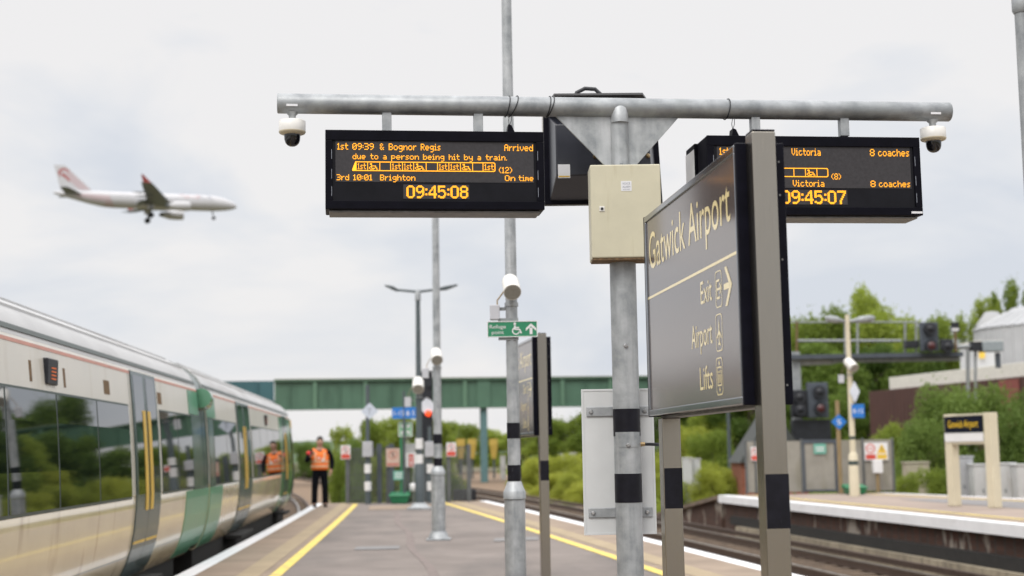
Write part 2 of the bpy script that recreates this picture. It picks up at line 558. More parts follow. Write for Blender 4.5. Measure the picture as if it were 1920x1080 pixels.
g = MB()
g.quad((-2500, -400, -1.35), (2500, -400, -1.35), (2500, 4000, -1.35), (-2500, 4000, -1.35))
prop(g.build('ground', earth), kind='structure')
Y0, Y1 = -25.0, 41.3
strip('ballast_bed', lambda y: -30 - .07 * y, lambda y: 40 - .15 * y, -25, 57, -1.12, ballast_m)
strip('ballast_bed', lambda y: XR(y) - 12, lambda y: XR(y) + 9.5 + max(0, y - 75) * .19, 57.0, 190, -1.12, ballast_m)
strip('platform', lambda y: XL(y) + .06, lambda y: XR(y) - .06, Y0, Y1, 0, tarmac, skirt=-1.3)
strip('platform_coping', lambda y: XL(y), lambda y: XL(y) + .22, Y0, Y1 - .05, .006, wline, skirt=-.16)
strip('platform_coping', lambda y: XR(y) - .22, lambda y: XR(y), Y0, Y1 - .05, .006, wline, skirt=-.16)
strip('platform_paving', lambda y: XL(y) + .22, lambda y: XL(y) + 1.13, Y0, Y1 - .08, .0045, buff)
strip('platform_paving', lambda y: XR(y) - 1.29, lambda y: XR(y) - .22, Y0, Y1 - .08, .0045, buff)
strip('platform_tactile', lambda y: XL(y) + .74, lambda y: XL(y) + 1.02, Y0, Y1 - .1, .009, tactile)
strip('platform_tactile', lambda y: XR(y) - 1.14, lambda y: XR(y) - .82, Y0, Y1 - .1, .009, tactile)
strip('platform_yellow_line', lambda y: XL(y) + 1.13, lambda y: XL(y) + 1.27, Y0, 40.3, .006, yline)
strip('platform_yellow_line', lambda y: XR(y) - 1.44, lambda y: XR(y) - 1.29, Y0, 40.3, .006, yline)
# paving slab joints are part of the paving's look: thin grooves laid as one sheet
strip('platform_repair', lambda y: .80 - .108 * y - .05 + .05 * math.sin(y * .8), lambda y: .80 - .108 * y + .06 + .05 * math.sin(y * .8 + .4), 9, 36, .0045, repair_m, step=.4)
def patch(pts, m=patch_m, name='platform_patch', z=.0085):
    mb = MB()
    q = [G(*p) for p in pts]
    mb.quad(*[(p.x, p.y, z) for p in q])
    prop(mb.build(name, m), kind='structure')
patch([(664, 1032), (748, 1030), (750, 1024), (668, 1026)])
patch([(925, 1016), (1010, 1013), (1008, 1007), (928, 1010)])
patch([(690, 957), (835, 953), (833, 946), (694, 949)], buff)

# far platform, its tip behind the nearer one and a ramp down
fb = lambda y: 8.0 + .42 * max(0, 42.5 - y) * 1.0 + 3.2
def fback(y): return 10.9 + (42.6 - y) * .30
strip('far_platform', lambda y: XF(y) + .30, fback, -8, 42.6, 0, M('far_platform_top', (.26, .205, .175), .85, scale=.9, col2=(.34, .275, .23), bump=.2), skirt=-1.3)
strip('far_platform_coping', lambda y: XF(y), lambda y: XF(y) + .32, -8, 42.55, .012, wline, skirt=-.20)
strip('far_platform_wall', lambda y: XF(y) + .16, lambda y: XF(y) + .28, -8, 42.5, -.21, dirtywall, skirt=-1.3)
strip('far_platform_footing', lambda y: XF(y) - .12, lambda y: XF(y) + .15, -8, 40.5, -.80, lowwall, skirt=-1.3)
strip('far_platform_cable_route', lambda y: XF(y) + .02, lambda y: XF(y) + .15, -8, 41.5, -.56, undergear, skirt=-.79)
strip('far_platform_yellow_line', lambda y: XF(y) + 1.02, lambda y: XF(y) + 1.14, -8, 42.4, .006, yline)
strip('far_platform_tactile', lambda y: XF(y) + .62, lambda y: XF(y) + .90, -8, 42.4, .006, tactile)
strip('far_platform_tarmac', lambda y: XF(y) + 3.1, lambda y: fback(y) - 1.25, -8, 37.0, .006, M('far_tarmac', (.22, .21, .21), .85, var=.15, bump=.2))
strip('far_platform_yellow_line', lambda y: fback(y) - 1.15, lambda y: fback(y) - 1.0, -8, 41.5, .006, yline)
strip('far_platform_coping', lambda y: fback(y) - .22, lambda y: fback(y) + .02, -8, 42.5, .006, wline, skirt=-.15)
mb = MB()
a0, a1 = XF(42.6), fback(42.6)
x2 = XF(53.5)
mb.add([(a0 + .1, 42.62, -.05), (a1, 42.62, -.05), (a0 + .1, 42.62, -1.3), (a1, 42.62, -1.3), (x2, 53.5, -1.25), (x2 + 3.5, 53.5, -1.25), (x2, 53.5, -1.32), (x2 + 3.5, 53.5, -1.32)],
       [(0, 1, 5, 4), (0, 4, 6, 2), (1, 3, 7, 5), (0, 2, 3, 1), (4, 5, 7, 6)])
prop(mb.build('far_platform_ramp', dirtywall), kind='structure')
mb = MB()
mb.prism([(a0 - .05, 42.62, .0), (a0 + .22, 42.62, .0), (x2 + .2, 53.5, -1.18), (x2 - .05, 53.5, -1.18)], (0, 0, -.12))
prop(mb.build('far_platform_ramp_edge', M('ramp_edge', (.16, .12, .09), .9, var=.3)), kind='structure')

# railway tracks
def track(cx, y0, y1, rails=True):
    root = thing('railway_track', None, None, (cx(y0), y0, -1.1), kind='structure')
    n = int((y1 - y0) / 2) + 1
    for sgn in (-1, 1):
        for nm, hw, z0, z1, m in (('rail_web', .028, -1.06, -.945, rail_m), ('rail_foot', .07, -1.08, -1.06, rail_m), ('rail_head', .036, -.945, -.915, railtop)):
            mb = MB()
            ring = []
            for i in range(n):
                y = y0 + (y1 - y0) * i / (n - 1)
                x = cx(y) + sgn * .7535
                ring.append([(x - hw, y, z0), (x + hw, y, z0), (x + hw, y, z1), (x - hw, y, z1)])
            vs = [p for q in ring for p in q]
            fs = []
            for i in range(n - 1):
                for k in range(4):
                    fs.append((i * 4 + k, i * 4 + (k + 1) % 4, i * 4 + 4 + (k + 1) % 4, i * 4 + 4 + k))
            mb.add(vs, fs)
            mb.build(nm, m, root)
    mb = MB()
    y = y0
    while y < y1:
        x = cx(y)
        mb.bx(x - 1.28, x + 1.28, y - .12, y + .12, -1.16, -1.085)
        y += .68
    o = mb.build('sleepers', sleeper_m, root)
    o['kind'] = 'stuff'
    mb = MB()          # conductor rail
    n2 = n
    ring = []
    for i in range(n2):
        y = y0 + (y1 - y0) * i / (n2 - 1)
        x = cx(y) + 1.2
        ring.append([(x - .05, y, -.95), (x + .05, y, -.95), (x + .05, y, -.84), (x - .05, y, -.84)])
    vs = [p for q in ring for p in q]
    fs = [(i * 4 + k, i * 4 + (k + 1) % 4, i * 4 + 4 + (k + 1) % 4, i * 4 + 4 + k) for i in range(n2 - 1) for k in range(4)]
    mb.add(vs, fs)
    mb.build('conductor_rail', rail_m, root)
    return root
track(lambda y: XR(y) + 1.62, -20, 175)
track(lambda y: XF(y) - 1.72 - max(0, y - 40) ** 2 * .00052, -20, 175)
track(lambda y: XL(y) - 1.55 - max(0, y - 30) ** 2 * .0011, -20, 120)

# ------------------------------------------------------------------ dot matrix lettering
GL = {
'A': '.xxx.|x...x|x...x|xxxxx|x...x|x...x|x...x', 'B': 'xxxx.|x...x|x...x|xxxx.|x...x|x...x|xxxx.', 'R': 'xxxx.|x...x|x...x|xxxx.|x.x..|x..x.|x...x',
'O': '.xxx.|x...x|x...x|x...x|x...x|x...x|.xxx.', 'V': 'x...x|x...x|x...x|x...x|x...x|.x.x.|..x..',
'0': '.xxx.|x...x|x..xx|x.x.x|xx..x|x...x|.xxx.', '1': '.x.|xx.|.x.|.x.|.x.|.x.|xxx', '2': '.xxx.|x...x|....x|..xx.|.x...|x....|xxxxx', '3': 'xxxx.|....x|....x|.xxx.|....x|....x|xxxx.',
'8': '.xxx.|x...x|x...x|.xxx.|x...x|x...x|.xxx.', '9': '.xxx.|x...x|x...x|.xxxx|....x|...x.|.xx..', ':': '.|.|x|.|x|.|.', '.': '.|.|.|.|.|.|x',
'(': '..x|.x.|x..|x..|x..|.x.|..x', ')': 'x..|.x.|..x|..x|..x|.x.|x..', '&': '.xx..|x..x.|x.x..|.x...|x.x.x|x..x.|.xx.x',
'a': '.....|.....|.xxx.|....x|.xxxx|x...x|.xxxx', 'b': 'x....|x....|x.xx.|xx..x|x...x|x...x|xxxx.', 'c': '.....|.....|.xxx.|x....|x....|x...x|.xxx.', 'd': '....x|....x|.xx.x|x..xx|x...x|x...x|.xxxx',
'e': '.....|.....|.xxx.|x...x|xxxxx|x....|.xxx.', 'g': '.....|.....|.xxxx|x...x|x...x|.xxxx|....x|....x|.xxx.', 'h': 'x....|x....|x.xx.|xx..x|x...x|x...x|x...x', 'i': '.x.|...|xx.|.x.|.x.|.x.|xxx',
'm': '.....|.....|xx.x.|x.x.x|x.x.x|x.x.x|x...x', 'n': '.....|.....|x.xx.|xx..x|x...x|x...x|x...x', 'o': '.....|.....|.xxx.|x...x|x...x|x...x|.xxx.', 'p': '.....|.....|xxxx.|x...x|x...x|xxxx.|x....|x....|x....',
'r': '....|....|x.xx|xx..|x...|x...|x...', 's': '....|....|.xxx|x...|.xx.|...x|xxx.', 't': '.x..|.x..|xxxx|.x..|.x..|.x..|..xx', 'u': '.....|.....|x...x|x...x|x...x|x..xx|.xx.x',
'v': '.....|.....|x...x|x...x|x...x|.x.x.|..x..', 'y': '.....|.....|x...x|x...x|x...x|.xxxx|....x|....x|.xxx.', ' ': '...|...|...|...|...|...|...'}
WC = '.xx......|.xx......|..x......|..xxxxx..|.xx...x..|x.x...xx.|x..xxx.x.|.xxxx..xx'
CLK = {'0': '..xxxx..|.xxxxxx.|xx....xx|xx....xx|xx....xx|xx....xx|xx....xx|xx....xx|xx....xx|xx....xx|xx....xx|.xxxxxx.|..xxxx..',
'9': '..xxxx..|.xxxxxx.|xx....xx|xx....xx|xx....xx|xx...xxx|.xxxxxxx|..xxx.xx|......xx|......xx|.....xx.|.xxxxx..|.xxxx...',
'4': '.....xx.|....xxx.|...xxxx.|...x.xx.|..xx.xx.|.xx..xx.|.x...xx.|xx...xx.|xxxxxxxx|xxxxxxxx|.....xx.|.....xx.|.....xx.',
'5': 'xxxxxxx.|xxxxxxx.|xx......|xx......|xx.xxx..|xxxxxxx.|xx...xx.|......xx|......xx|......xx|xx...xx.|xxxxxxx.|..xxxx..',
'8': '..xxxx..|.xxxxxx.|xx....xx|xx....xx|xx....xx|.xxxxxx.|.xxxxxx.|xx....xx|xx....xx|xx....xx|xx....xx|.xxxxxx.|..xxxx..',
'7': 'xxxxxxxx|xxxxxxxx|......xx|.....xx.|.....xx.|....xx..|....xx..|...xx...|...xx...|..xx....|..xx....|..xx....|..xx....',
':': '..|..|..|xx|xx|..|..|..|xx|xx|..|..|..'}
def dots(mb, rows, u0, vtop, pu, pv, w):
    d = .88
    for j, row in enumerate(rows.split('|')):
        for i, ch in enumerate(row):
            if ch == 'x':
                x, y = u0 + i * pu, vtop - j * pv
                a, b = pu * (1 - d) / 2, pv * (1 - d) / 2
                mb.quad((x + a, y - pv + b, w), (x + pu - a, y - pv + b, w), (x + pu - a, y - b, w), (x + a, y - b, w))
def led_text(mb, s_, u0, u1, vt, vb, w, font=GL, gap=1):
    cols = sum(len(font[c].split('|')[0]) + gap for c in s_) - gap
    rows = 13 if font is CLK else 7
    pu, pv = (u1 - u0) / cols, (vt - vb) / rows
    x = u0
    for c in s_:
        dots(mb, font[c], x, vt, pu, pv, w)
        x += (len(font[c].split('|')[0]) + gap) * pu

# ------------------------------------------------------------------ display mast
BL, BR = P(520, 193, 7.5), P(1780, 211, 7.96)
bz = (BL.z + BR.z) / 2
BL.z = BR.z = bz
bd = (BR - BL).normalized()
bn = Vector((bd.y, -bd.x, 0))          # towards the camera
def beam_pt(px):
    # along the beam where the photograph shows that column
    d = ray(px, 200)
    k = d.x / d.y
    t = (k * BL.y - BL.x) / (bd.x - k * bd.y)
    return BL + bd * t
pole = beam_pt(1160)
mast = thing('display_mast', 'galvanised steel T-shaped mast with two black bands carrying the two departure boards', 'sign mast', (pole.x, pole.y, 0))
br = .0545
mb = MB()
mb.tube([BL, BL + bd * .004, BR - bd * .004, BR], [br - .003, br, br, br - .003], 40)
mb.build('crossbeam', beamgalv, mast)
mb = MB()
mb.tube([(pole.x, pole.y, 0), (pole.x, pole.y, 2.905)], .072, 40)
mb.build('pole', galv, mast)
mb = MB()
mb.tube([(pole.x, pole.y, 2.945), (pole.x, pole.y, bz)], .050, 32)
sf = Vector((pole.x, pole.y, 0)) + bn * .016
mb.tube([sf + Vector((0, 0, bz - .09)), sf + Vector((0, 0, bz - .012)), sf + Vector((0, 0, bz + .012)), sf + Vector((0, 0, bz + .030))], [.049, .048, .030, .008], 24)
mb.build('spigot', galv, mast)
mb = MB()
mb.lathe([(.098, 0), (.098, .016), (.098, .018)], (pole.x, pole.y, 2.905))
mb.lathe([(.098, 0), (.098, .018)], (pole.x, pole.y, 2.926))
for k in range(8):
    a = k * math.pi / 4
    mb.lathe([(.009, 0), (.009, .055)], (pole.x + .082 * math.cos(a), pole.y + .082 * math.sin(a), 2.898), 6)
mb.build('flange', galv, mast)
for sgn, xo in ((-1, 1040), (1, 1272)):
    far = beam_pt(xo)
    mb = MB()
    zb = bz - .05
    base = Vector((pole.x, pole.y, 0)) + bd * sgn * .047
    pts = [Vector((base.x, base.y, zb)), Vector((far.x, far.y, zb)), Vector((base.x, base.y, 2.95)) + bd * sgn * .035, Vector((base.x, base.y, 2.95))]
    mb.prism([p - bn * .006 for p in pts], bn * .012)
    mb.build('gusset_plate', galv, mast, .002)
for y0, y1 in ((767, 818), (888, 942)):
    z1, z0 = P(1170, y0, pole.y).z, P(1170, y1, pole.y).z
    MB().tube([(pole.x, pole.y, z0), (pole.x, pole.y, z1)], .0738, 40, False).build('band', black_band, mast)
for y in (650, 835):
    q = P(1172, y, pole.y)
    mb = MB()
    c = Vector((pole.x, pole.y, q.z)) - Vector((0, 1, 0)) * .071
    mb.lathe([(.013, 0), (.013, .004), (.009, .007), (.007, .014)], c, 10, (0, -1, 0))
    mb.build('bolt', steel, mast)
q = P(1174, 826, pole.y)       # a curved cover plate round the pole
mb = MB()
rr_ = .0745
vs, fs = [], []
for i in range(13):
    a = R(-90 - 62 + i * 124 / 12)
    drop = .0 if 1 < i < 11 else .018
    for zz in (q.z + .045, q.z - .035 + drop):
        vs.append((pole.x + rr_ * math.cos(a), pole.y + rr_ * math.sin(a), zz))
for i in range(12): fs.append((2 * i, 2 * i + 1, 2 * i + 3, 2 * i + 2))
mb.add(vs, fs, True)
mb.build('cover_plate', galv, mast)
q = P(1197, 833, pole.y)
mb = MB()
mb.tube([q, q + Vector((.035, 0, 0))], [.013, .011], 12)
mb.build('cable_gland', brass, mast)
mb = MB()
mb.tube([q + Vector((.035, 0, 0)), q + Vector((.06, -.01, -.001)), q + Vector((.10, -.10, -.004)), q + Vector((.13, -.30, -.006)), q + Vector((.135, -.62, -.008))], .0085, 10)
mb.build('cable', cable, mast)
# hangers
hang = {}
for px in (725, 896, 1414, 1580):
    c = beam_pt(px)
    T = frame(c, bd, (0, 0, 1))
    mb = MB(T)
    mb.bx(-.025, .025, -.15, -.04, -.025, .025)
    mb.build('hanger', galv, mast, .003)
for px in (548, 1747):
    c = beam_pt(px)
    mb = MB()
    z = bz - br
    mb.lathe([(.019, -.04), (.019, -.012), (.032, 0), (.034, .008)], (c.x, c.y, z), 20)
    mb.build('camera_stem', galv, mast)
    T = frame(c + bn * (br * .93) - Vector((0, 0, .02)), bd, (0, 0, 1))
    mb = MB(T)
    mb.bx(-.03, .03, -.006, .006, 0, .002)
    mb.build('sticker', label_w, mast)
# wires round the beam
def loop(c, tilt, r=br + .004):
    pts = []
    for i in range(25):
        a = 2 * math.pi * i / 24
        pts.append(c + bn * r * math.cos(a) + Vector((0, 0, 1)) * r * math.sin(a) + bd * tilt * math.sin(a + .6))
    return pts
for px, tl in ((951, .012), (962, .025), (1027, .012), (1031, .02), (1362, .010)):
    c = beam_pt(px)
    MB().tube(loop(c, tl), .0028, 6, False).build('tie_wire', cable, mast)

# ------------------------------------------------------------------ departure boards
def board(px0, px1, pyt0, pyt1, pyb, label, texts, diag, clock, clk_uv, panels, extra_back):
    A, B = beam_pt(px0), beam_pt(px1)
    off = bn * .085
    A = A + off
    B = B + off
    zt = (P(px0, pyt0, A.y).z + P(px1, pyt1, B.y).z) / 2
    zb = P((px0 + px1) / 2, pyb, (A.y + B.y) / 2).z
    W, H = (B - A).length, zt - zb
    root = thing('departure_board', label, 'departure board', ((A.x + B.x) / 2, (A.y + B.y) / 2, zb), 0, 'departure boards hung under the crossbeam')
    T = frame((A.x, A.y, zb), bd, (0, 0, 1))
    D = .20
    mb = MB(T)
    mb.prism([(0, 0, -.004), (W, 0, -.004), (W, H, -.004), (0, H, -.004)], (0, 0, -(D - .004)))
    mb.build('casing', casing, root, .006)
    mb = MB(T)                      # bezel: a frame round the window
    b = [.038, .040, .057, .045]    # left right top bottom
    for x0, x1, y0, y1 in ((0, W, H - b[2], H), (0, W, 0, b[3]), (0, b[0], b[3], H - b[2]), (W - b[1], W, b[3], H - b[2])):
        mb.bx(x0, x1, y0, y1, -.004, .012)
    mb.build('bezel', casing, root, .003)
    mb = MB(T)
    mb.bx(b[0], W - b[1], b[3], H - b[2], -.004, .002)
    mb.build('screen', lens_glass, root)
    mb = MB(T)
    mb.bx(.02, W - .02, -.014, -.001, -D + .01, -.02)
    mb.build('underside_plate', under, root, .004)
    U = lambda u: u * W
    V = lambda v: H * (1 - v)
    for u0, u1, v0, v1 in panels:
        mb = MB(T)
        mb.bx(U(u0), U(u1), V(v1), V(v0), .002, .004)
        mb.build('led_panel', led_panel, root)
    w_ = .0065
    for s_, u0, u1, v0, v1 in texts:
        mb = MB(T)
        led_text(mb, s_, U(u0), U(u1), V(v0), V(v1), w_)
        mb.build('lettering', led, root)
    mb = MB(T)
    led_text(mb, clock, U(clk_uv[0]), U(clk_uv[1]), V(clk_uv[2]), V(clk_uv[3]), w_, CLK, 1)
    mb.build('clock_digits', led, root)
    ub, v0, v1, cells, nose = diag
    mb = MB(T)
    t = .0042
    x0, x1, y0, y1 = U(ub[0]), U(ub[-1]), V(v1), V(v0)
    mb.bx(x0, x1 - .006, y1 - t, y1, w_ - .001, w_)
    mb.bx(x0 - (.02 if nose else 0), x1 - .006, y0, y0 + t, w_ - .001, w_)
    for i, u in enumerate(ub):
        if i == len(ub) - 1:
            mb.bx(U(u) - t, U(u), y0 + .006, y1 - .006, w_ - .001, w_)
            mb.bx(U(u) - .008, U(u) - .002, y1 - .0075, y1 - .0025, w_ - .001, w_)
            mb.bx(U(u) - .008, U(u) - .002, y0 + .0025, y0 + .0075, w_ - .001, w_)
        else:
            mb.bx(U(u) - t * .4, U(u) + t * .4, y0 + t, y1 - t, w_ - .001, w_)
    if nose:
        mb.add([(x0 - .022, y0 + .003, w_), (x0, y0 + .003, w_), (x0, y1, w_), (x0 - .004, y1, w_), (x0 - .016, y0 + .022, w_)], [(0, 1, 2, 3, 4)])
    for i, cc in enumerate(cells):
        cx0, cx1 = U(ub[i]), U(ub[i + 1])
        if cc == '1':
            led_text(mb, '1st', cx0 + .008, cx1 - .009, y1 - .009, y0 + .009, w_)
        elif cc == 'w':
            dots(mb, WC, cx0 + .007, y1 - .009, (cx1 - cx0 - .016) / 9, (y1 - y0 - .017) / 8, w_)
    mb.build('coach_diagram', led, root)
    for px in (.0, 1.0):
        mb = MB(T)
        for k, vv in enumerate((.25, .5, .72)):
            x = .0335 if px == 0 else W - .0335
            mb.bx(x - .0012, x + .0012, V(vv + .12), V(vv), .012, .0135)
        mb.build('seal_strip', ink, root)
    return root, T, W, H
bdl, TL, WL, HL = board(610, 1013, 244, 248, 393,
    'left departure board on the crossbeam showing Bognor Regis arrived and Brighton on time',
    [('1st', .054, .103, .166, .250), ('09:39', .1225, .219, .166, .250), ('&', .247, .265, .166, .250), ('Bognor', .287, .413, .166, .250), ('Regis', .433, .523, .166, .250), ('Arrived', .818, .951, .164, .248),
     ('due', .123, .181, .297, .370), ('to', .203, .239, .297, .370), ('a', .260, .277, .297, .370), ('person', .298, .424, .297, .370), ('being', .443, .540, .297, .370), ('hit', .561, .610, .297, .370), ('by', .631, .671, .297, .370), ('a', .692, .709, .297, .370), ('train.', .731, .829, .297, .370),
     ('(12)', .791, .852, .455, .535), ('3rd', .051, .107, .563, .637), ('10:01', .126, .211, .563, .637), ('Brighton', .247, .407, .563, .637), ('On', .818, .866, .560, .634), ('time', .882, .950, .560, .634)],
    ([.139, .191, .246, .295, .349, .400, .457, .509, .561, .614, .670, .718, .775], .398, .518, '1w 11w 11w 1'.replace(' ', '_').ljust(12, '_'), True),
    '09:45:08', (.366, .648, .698, .860), [(.046, .953, .125, .655), (.352, .653, .685, .865)], 0)
bdr, TR_, WR, HR = board(1315, 1708, 253, 260, 404,
    'right departure board partly hidden by the station sign showing Victoria trains of 8 coaches', 
    [('1st', .057, .103, .153, .245), ('Victoria', .393, .529, .153, .245), ('8', .762, .784, .153, .245), ('coaches', .801, .948, .153, .245),
     ('(8)', .575, .620, .470, .548), ('Victoria', .393, .540, .558, .640), ('8', .758, .782, .558, .640), ('coaches', .798, .946, .558, .640)],
    ([.128, .182, .236, .290, .345, .400, .454, .508, .561], .403, .518, '_w____w_', False),
    '09:45:07', (.338, .640, .688, .860), [(.046, .953, .125, .655), (.332, .647, .680, .865)], 1)
mb = MB(TR_)
mb.bx(WR - .068, WR - .004, .010, .022, .012, .0135)
mb.build('sticker', label_w, bdr)
# a second housing behind the right board, its pale side showing
root = thing('board_housing', 'pale grey sided black housing hung behind the right departure board', 'housing', TR_ @ Vector((.5, 0, -.5)))
mb = MB(TR_)
mb.bx(-.012, WR - .1, .05, HR + .005, -.42, -.225)
mb.build('housing_body', casing, root, .006)
mb = MB(TR_)
mb.bx(-.016, -.0125, .06, HR - .03, -.415, -.227)
mb.build('side_cover', M('pale_grey_cover', (.85, .86, .88), .4, var=.05), root)
# the wedge sensors wired on top of the boards
def wedge(px, Tb, label):
    c = beam_pt(px) + bn * .06
    zt = (Tb @ Vector((0, 0, 0))).z + (HL if Tb is TL else HR)
    T = frame((c.x, c.y, zt), bd, (0, 0, 1))
    root = thing('wedge_bracket', label, 'bracket', (c.x, c.y, zt))
    mb = MB(T)
    mb.prism([(-.02, 0.001, -.05), (.022, 0.001, -.05), (.004, .04, -.05), (-.014, .046, -.05)], (0, 0, .07))
    mb.build('wedge_body', casing, root, .003)
    mb = MB(T)
    mb.tube([(-.004, .044, -.02), (-.006, .08, -.03), (.002, .115, -.035)], .002, 6)
    mb.tube([(-.004, .044, -.02), (.010, .08, -.03), (.012, .115, -.035)], .002, 6)
    mb.build('suspension_wire', cable, root)
wedge(954, TL, 'small black wedge wired to the beam above the left departure board')
wedge(1370, TR_, 'small black wedge wired to the beam above the right departure board')

# ------------------------------------------------------------------ dome cameras
def dome(px, label):
    c = beam_pt(px)
    z = bz - br - .04
    root = thing('dome_camera', label, 'security camera', (c.x, c.y, z), 0, 'dome cameras under the crossbeam')
    mb = MB()
    mb.lathe([(.070, -.062), (.0715, -.056), (.0715, -.004), (.066, 0), (.01, .002)], (c.x, c.y, z), 36)
    mb.build('housing', white_pl, root)
    mb = MB()
    mb.lathe([(.046, -.078), (.068, -.070), (.0725, -.0625), (.0725, -.0605)], (c.x, c.y, z), 36)
    mb.build('trim_ring', cream_pl, root)
    mb = MB()
    pr = [(.0, -.141), (.014, -.140), (.026, -.134), (.036, -.123), (.042, -.106), (.044, -.078)]
    mb.lathe(pr, (c.x, c.y, z), 36)
    mb.build('dome', dome_blk, root)
dome(548, 'white dome camera hanging from the left end of the crossbeam')
dome(1747, 'white dome camera hanging from the right end of the crossbeam')

# ------------------------------------------------------------------ cabinet on the pole
c0 = P(1106, 309, pole.y - .16)
c1 = P(1243, 483, pole.y - .16)
T = frame((c0.x, c0.y, c1.z), (1, .012, 0), (0, 0, 1))
W_, H_ = c1.x - c0.x, c0.z - c1.z
root = thing('alarm_cabinet', 'cream metal voice alarm cabinet strapped to the mast pole', 'cabinet', T @ Vector((W_ / 2, 0, -.1)))
mb = MB(T); mb.bx(0, W_, 0, H_, -.185, -.022); mb.build('body', cream_box, root, .006)
mb = MB(T); mb.bx(.0, W_, .004, H_, -.021, 0); mb.build('door', cream_box, root, .007)
mb = MB(T); mb.bx(.006, W_ - .006, -.006, .0035, -.18, -.006); mb.build('bottom_lip', rust, root)
mb = MB(T); mb.bx(.046, .074, H_ * .50, H_ * .50 + .028, 0, .004)
o = mb.build('lock', white_pl, root, .002)
mb = MB(T); mb.lathe([(.008, 0), (.007, .004)], (.060, H_ * .50 + .014, .004), 14, (0, 0, 1)); mb.build('keyhole', cable, o)
mb = MB(T); mb.bx(W_ * .435, W_ * .585, H_ * .715, H_ * .82, .0, .0015)
o = mb.build('label_plate', label_w, root)
mb = MB(T)
mb.text('VOICE', W_ * .455, W_ * .565, H_ * .783, .012, .0022)
mb.text('ALARM', W_ * .455, W_ * .565, H_ * .748, .012, .0022)
mb.text('SYSTEM', W_ * .46, W_ * .56, H_ * .725, .006, .0022)
mb.build('lettering', ink, o)

# ------------------------------------------------------------------ black monitor housing behind the beam
my = pole.y + .35
A = P(1026, 368, my); B = P(1256, 372, my); Tp = P(1026, 182, my)
T = frame(A, (B.x - A.x, .02, 0), (0, 0, 1))
W_, H_ = B.x - A.x, Tp.z - A.z
root = thing('monitor_housing', 'large black monitor housing mounted behind the crossbeam, seen from its back', 'monitor', T @ Vector((W_ / 2, 0, -.1)))
mb = MB(T)
mb.prism([(0, 0, -.34), (W_, 0, -.34), (W_ * .965, H_, -.34), (0, H_, -.34)], (0, 0, .06))
mb.build('front_flange', sign_blk, root, .006)
mb = MB(T)
mb.add([(.03, .02, -.28), (W_ * .96, .02, -.28), (W_ * .92, H_ - .05, -.28), (.03, H_ - .05, -.28),
        (.055, .12, 0), (W_ * .86, .12, 0), (W_ * .84, H_ - .16, 0), (.055, H_ - .16, 0)],
       [(4, 5, 6, 7), (0, 1, 5, 4), (1, 2, 6, 5), (2, 3, 7, 6), (3, 0, 4, 7), (3, 2, 1, 0)])
mb.build('rear_casing', M('monitor_rear', (.022, .024, .034), .3, var=.2, spec=.6), root, .008)
mb = MB(T)
mb.prism([(-.004, H_ + .0005, -.36), (W_ * .96, H_ + .0005, -.36), (W_ * .80, H_ + .004, 0.02), (.05, H_ + .004, 0.02)], (0, .012, 0))
mb.build('rain_hood', M('hood_grey', (.10, .10, .105), .5, var=.15), root)
mb = MB(T); mb.bx(-.006, -.0005, .0, H_, -.34, -.30); mb.build('edge_strip', white_pl, root)
mb = MB(T); mb.bx(.065, .135, .105, .185, .001, .003); o = mb.build('sticker', label_w, root)
mb = MB(T); mb.bx(.068, .132, .110, .118, .003, .004); mb.build('yellow_bar', yel_ink, o)
mb = MB(T); mb.tube([(.18, H_ + .005, -.1), (.19, H_ + .05, -.1), (.24, H_ + .075, -.1), (.30, H_ + .07, -.1), (.33, H_ + .04, -.1), (.34, H_ + .005, -.1)], .012, 10); mb.build('cable', cable, root)
for u in (.24, .50):
    mb = MB(T); mb.lathe([(.014, 0), (.014, .006), (.006, .02)], (u * W_ / .6, .23, 0), 10, (0, 0, 1)); mb.build('bolt', brass, root)
mb = MB(T)
mb.bx(W_ * .36, W_ * .50, H_ * .62, H_ * .74, .0, .24)
mb.build('mounting_arm', galvd, root)

# ------------------------------------------------------------------ back of a white sign on the pole
py_ = pole.y + .085
A = P(1094, 1004, py_); B = P(1228, 1003, py_); Tp = P(1091, 730, py_)
T = frame((P(1093, 870, py_).x, py_, A.z), (1, .02, 0), (0, 0, 1))
W_, H_ = .395, Tp.z - A.z
root = thing('sign_back_panel', 'blank white back of a tall panel clamped behind the mast pole', 'panel', T @ Vector((W_ / 2, 0, 0)))
mb = MB(T); mb.bx(0, W_, 0, H_, -.03, -.012); mb.build('panel', white_panel, root, .003)
mb = MB(T)
for x0, x1, y0, y1 in ((0, W_, H_ - .012, H_), (0, W_, 0, .012), (0, .012, .012, H_ - .012), (W_ - .012, W_, .012, H_ - .012)):
    mb.bx(x0, x1, y0, y1, -.0118, -.0095)
mb.build('rim', white_panel, root, .002)
for yy in (772, 962):
    v = hit(1110, yy, T)[1]
    mb = MB(T); mb.bx(.025, W_ - .02, v - .026, v + .026, -.011, -.003); o = mb.build('bracket', galv, root, .003)
    for uu in (.05, W_ - .05):
        mb = MB(T); mb.lathe([(.012, 0), (.012, .005), (.007, .012)], (uu, v, -.003), 10, (0, 0, 1)); mb.build('bolt', steel, o)

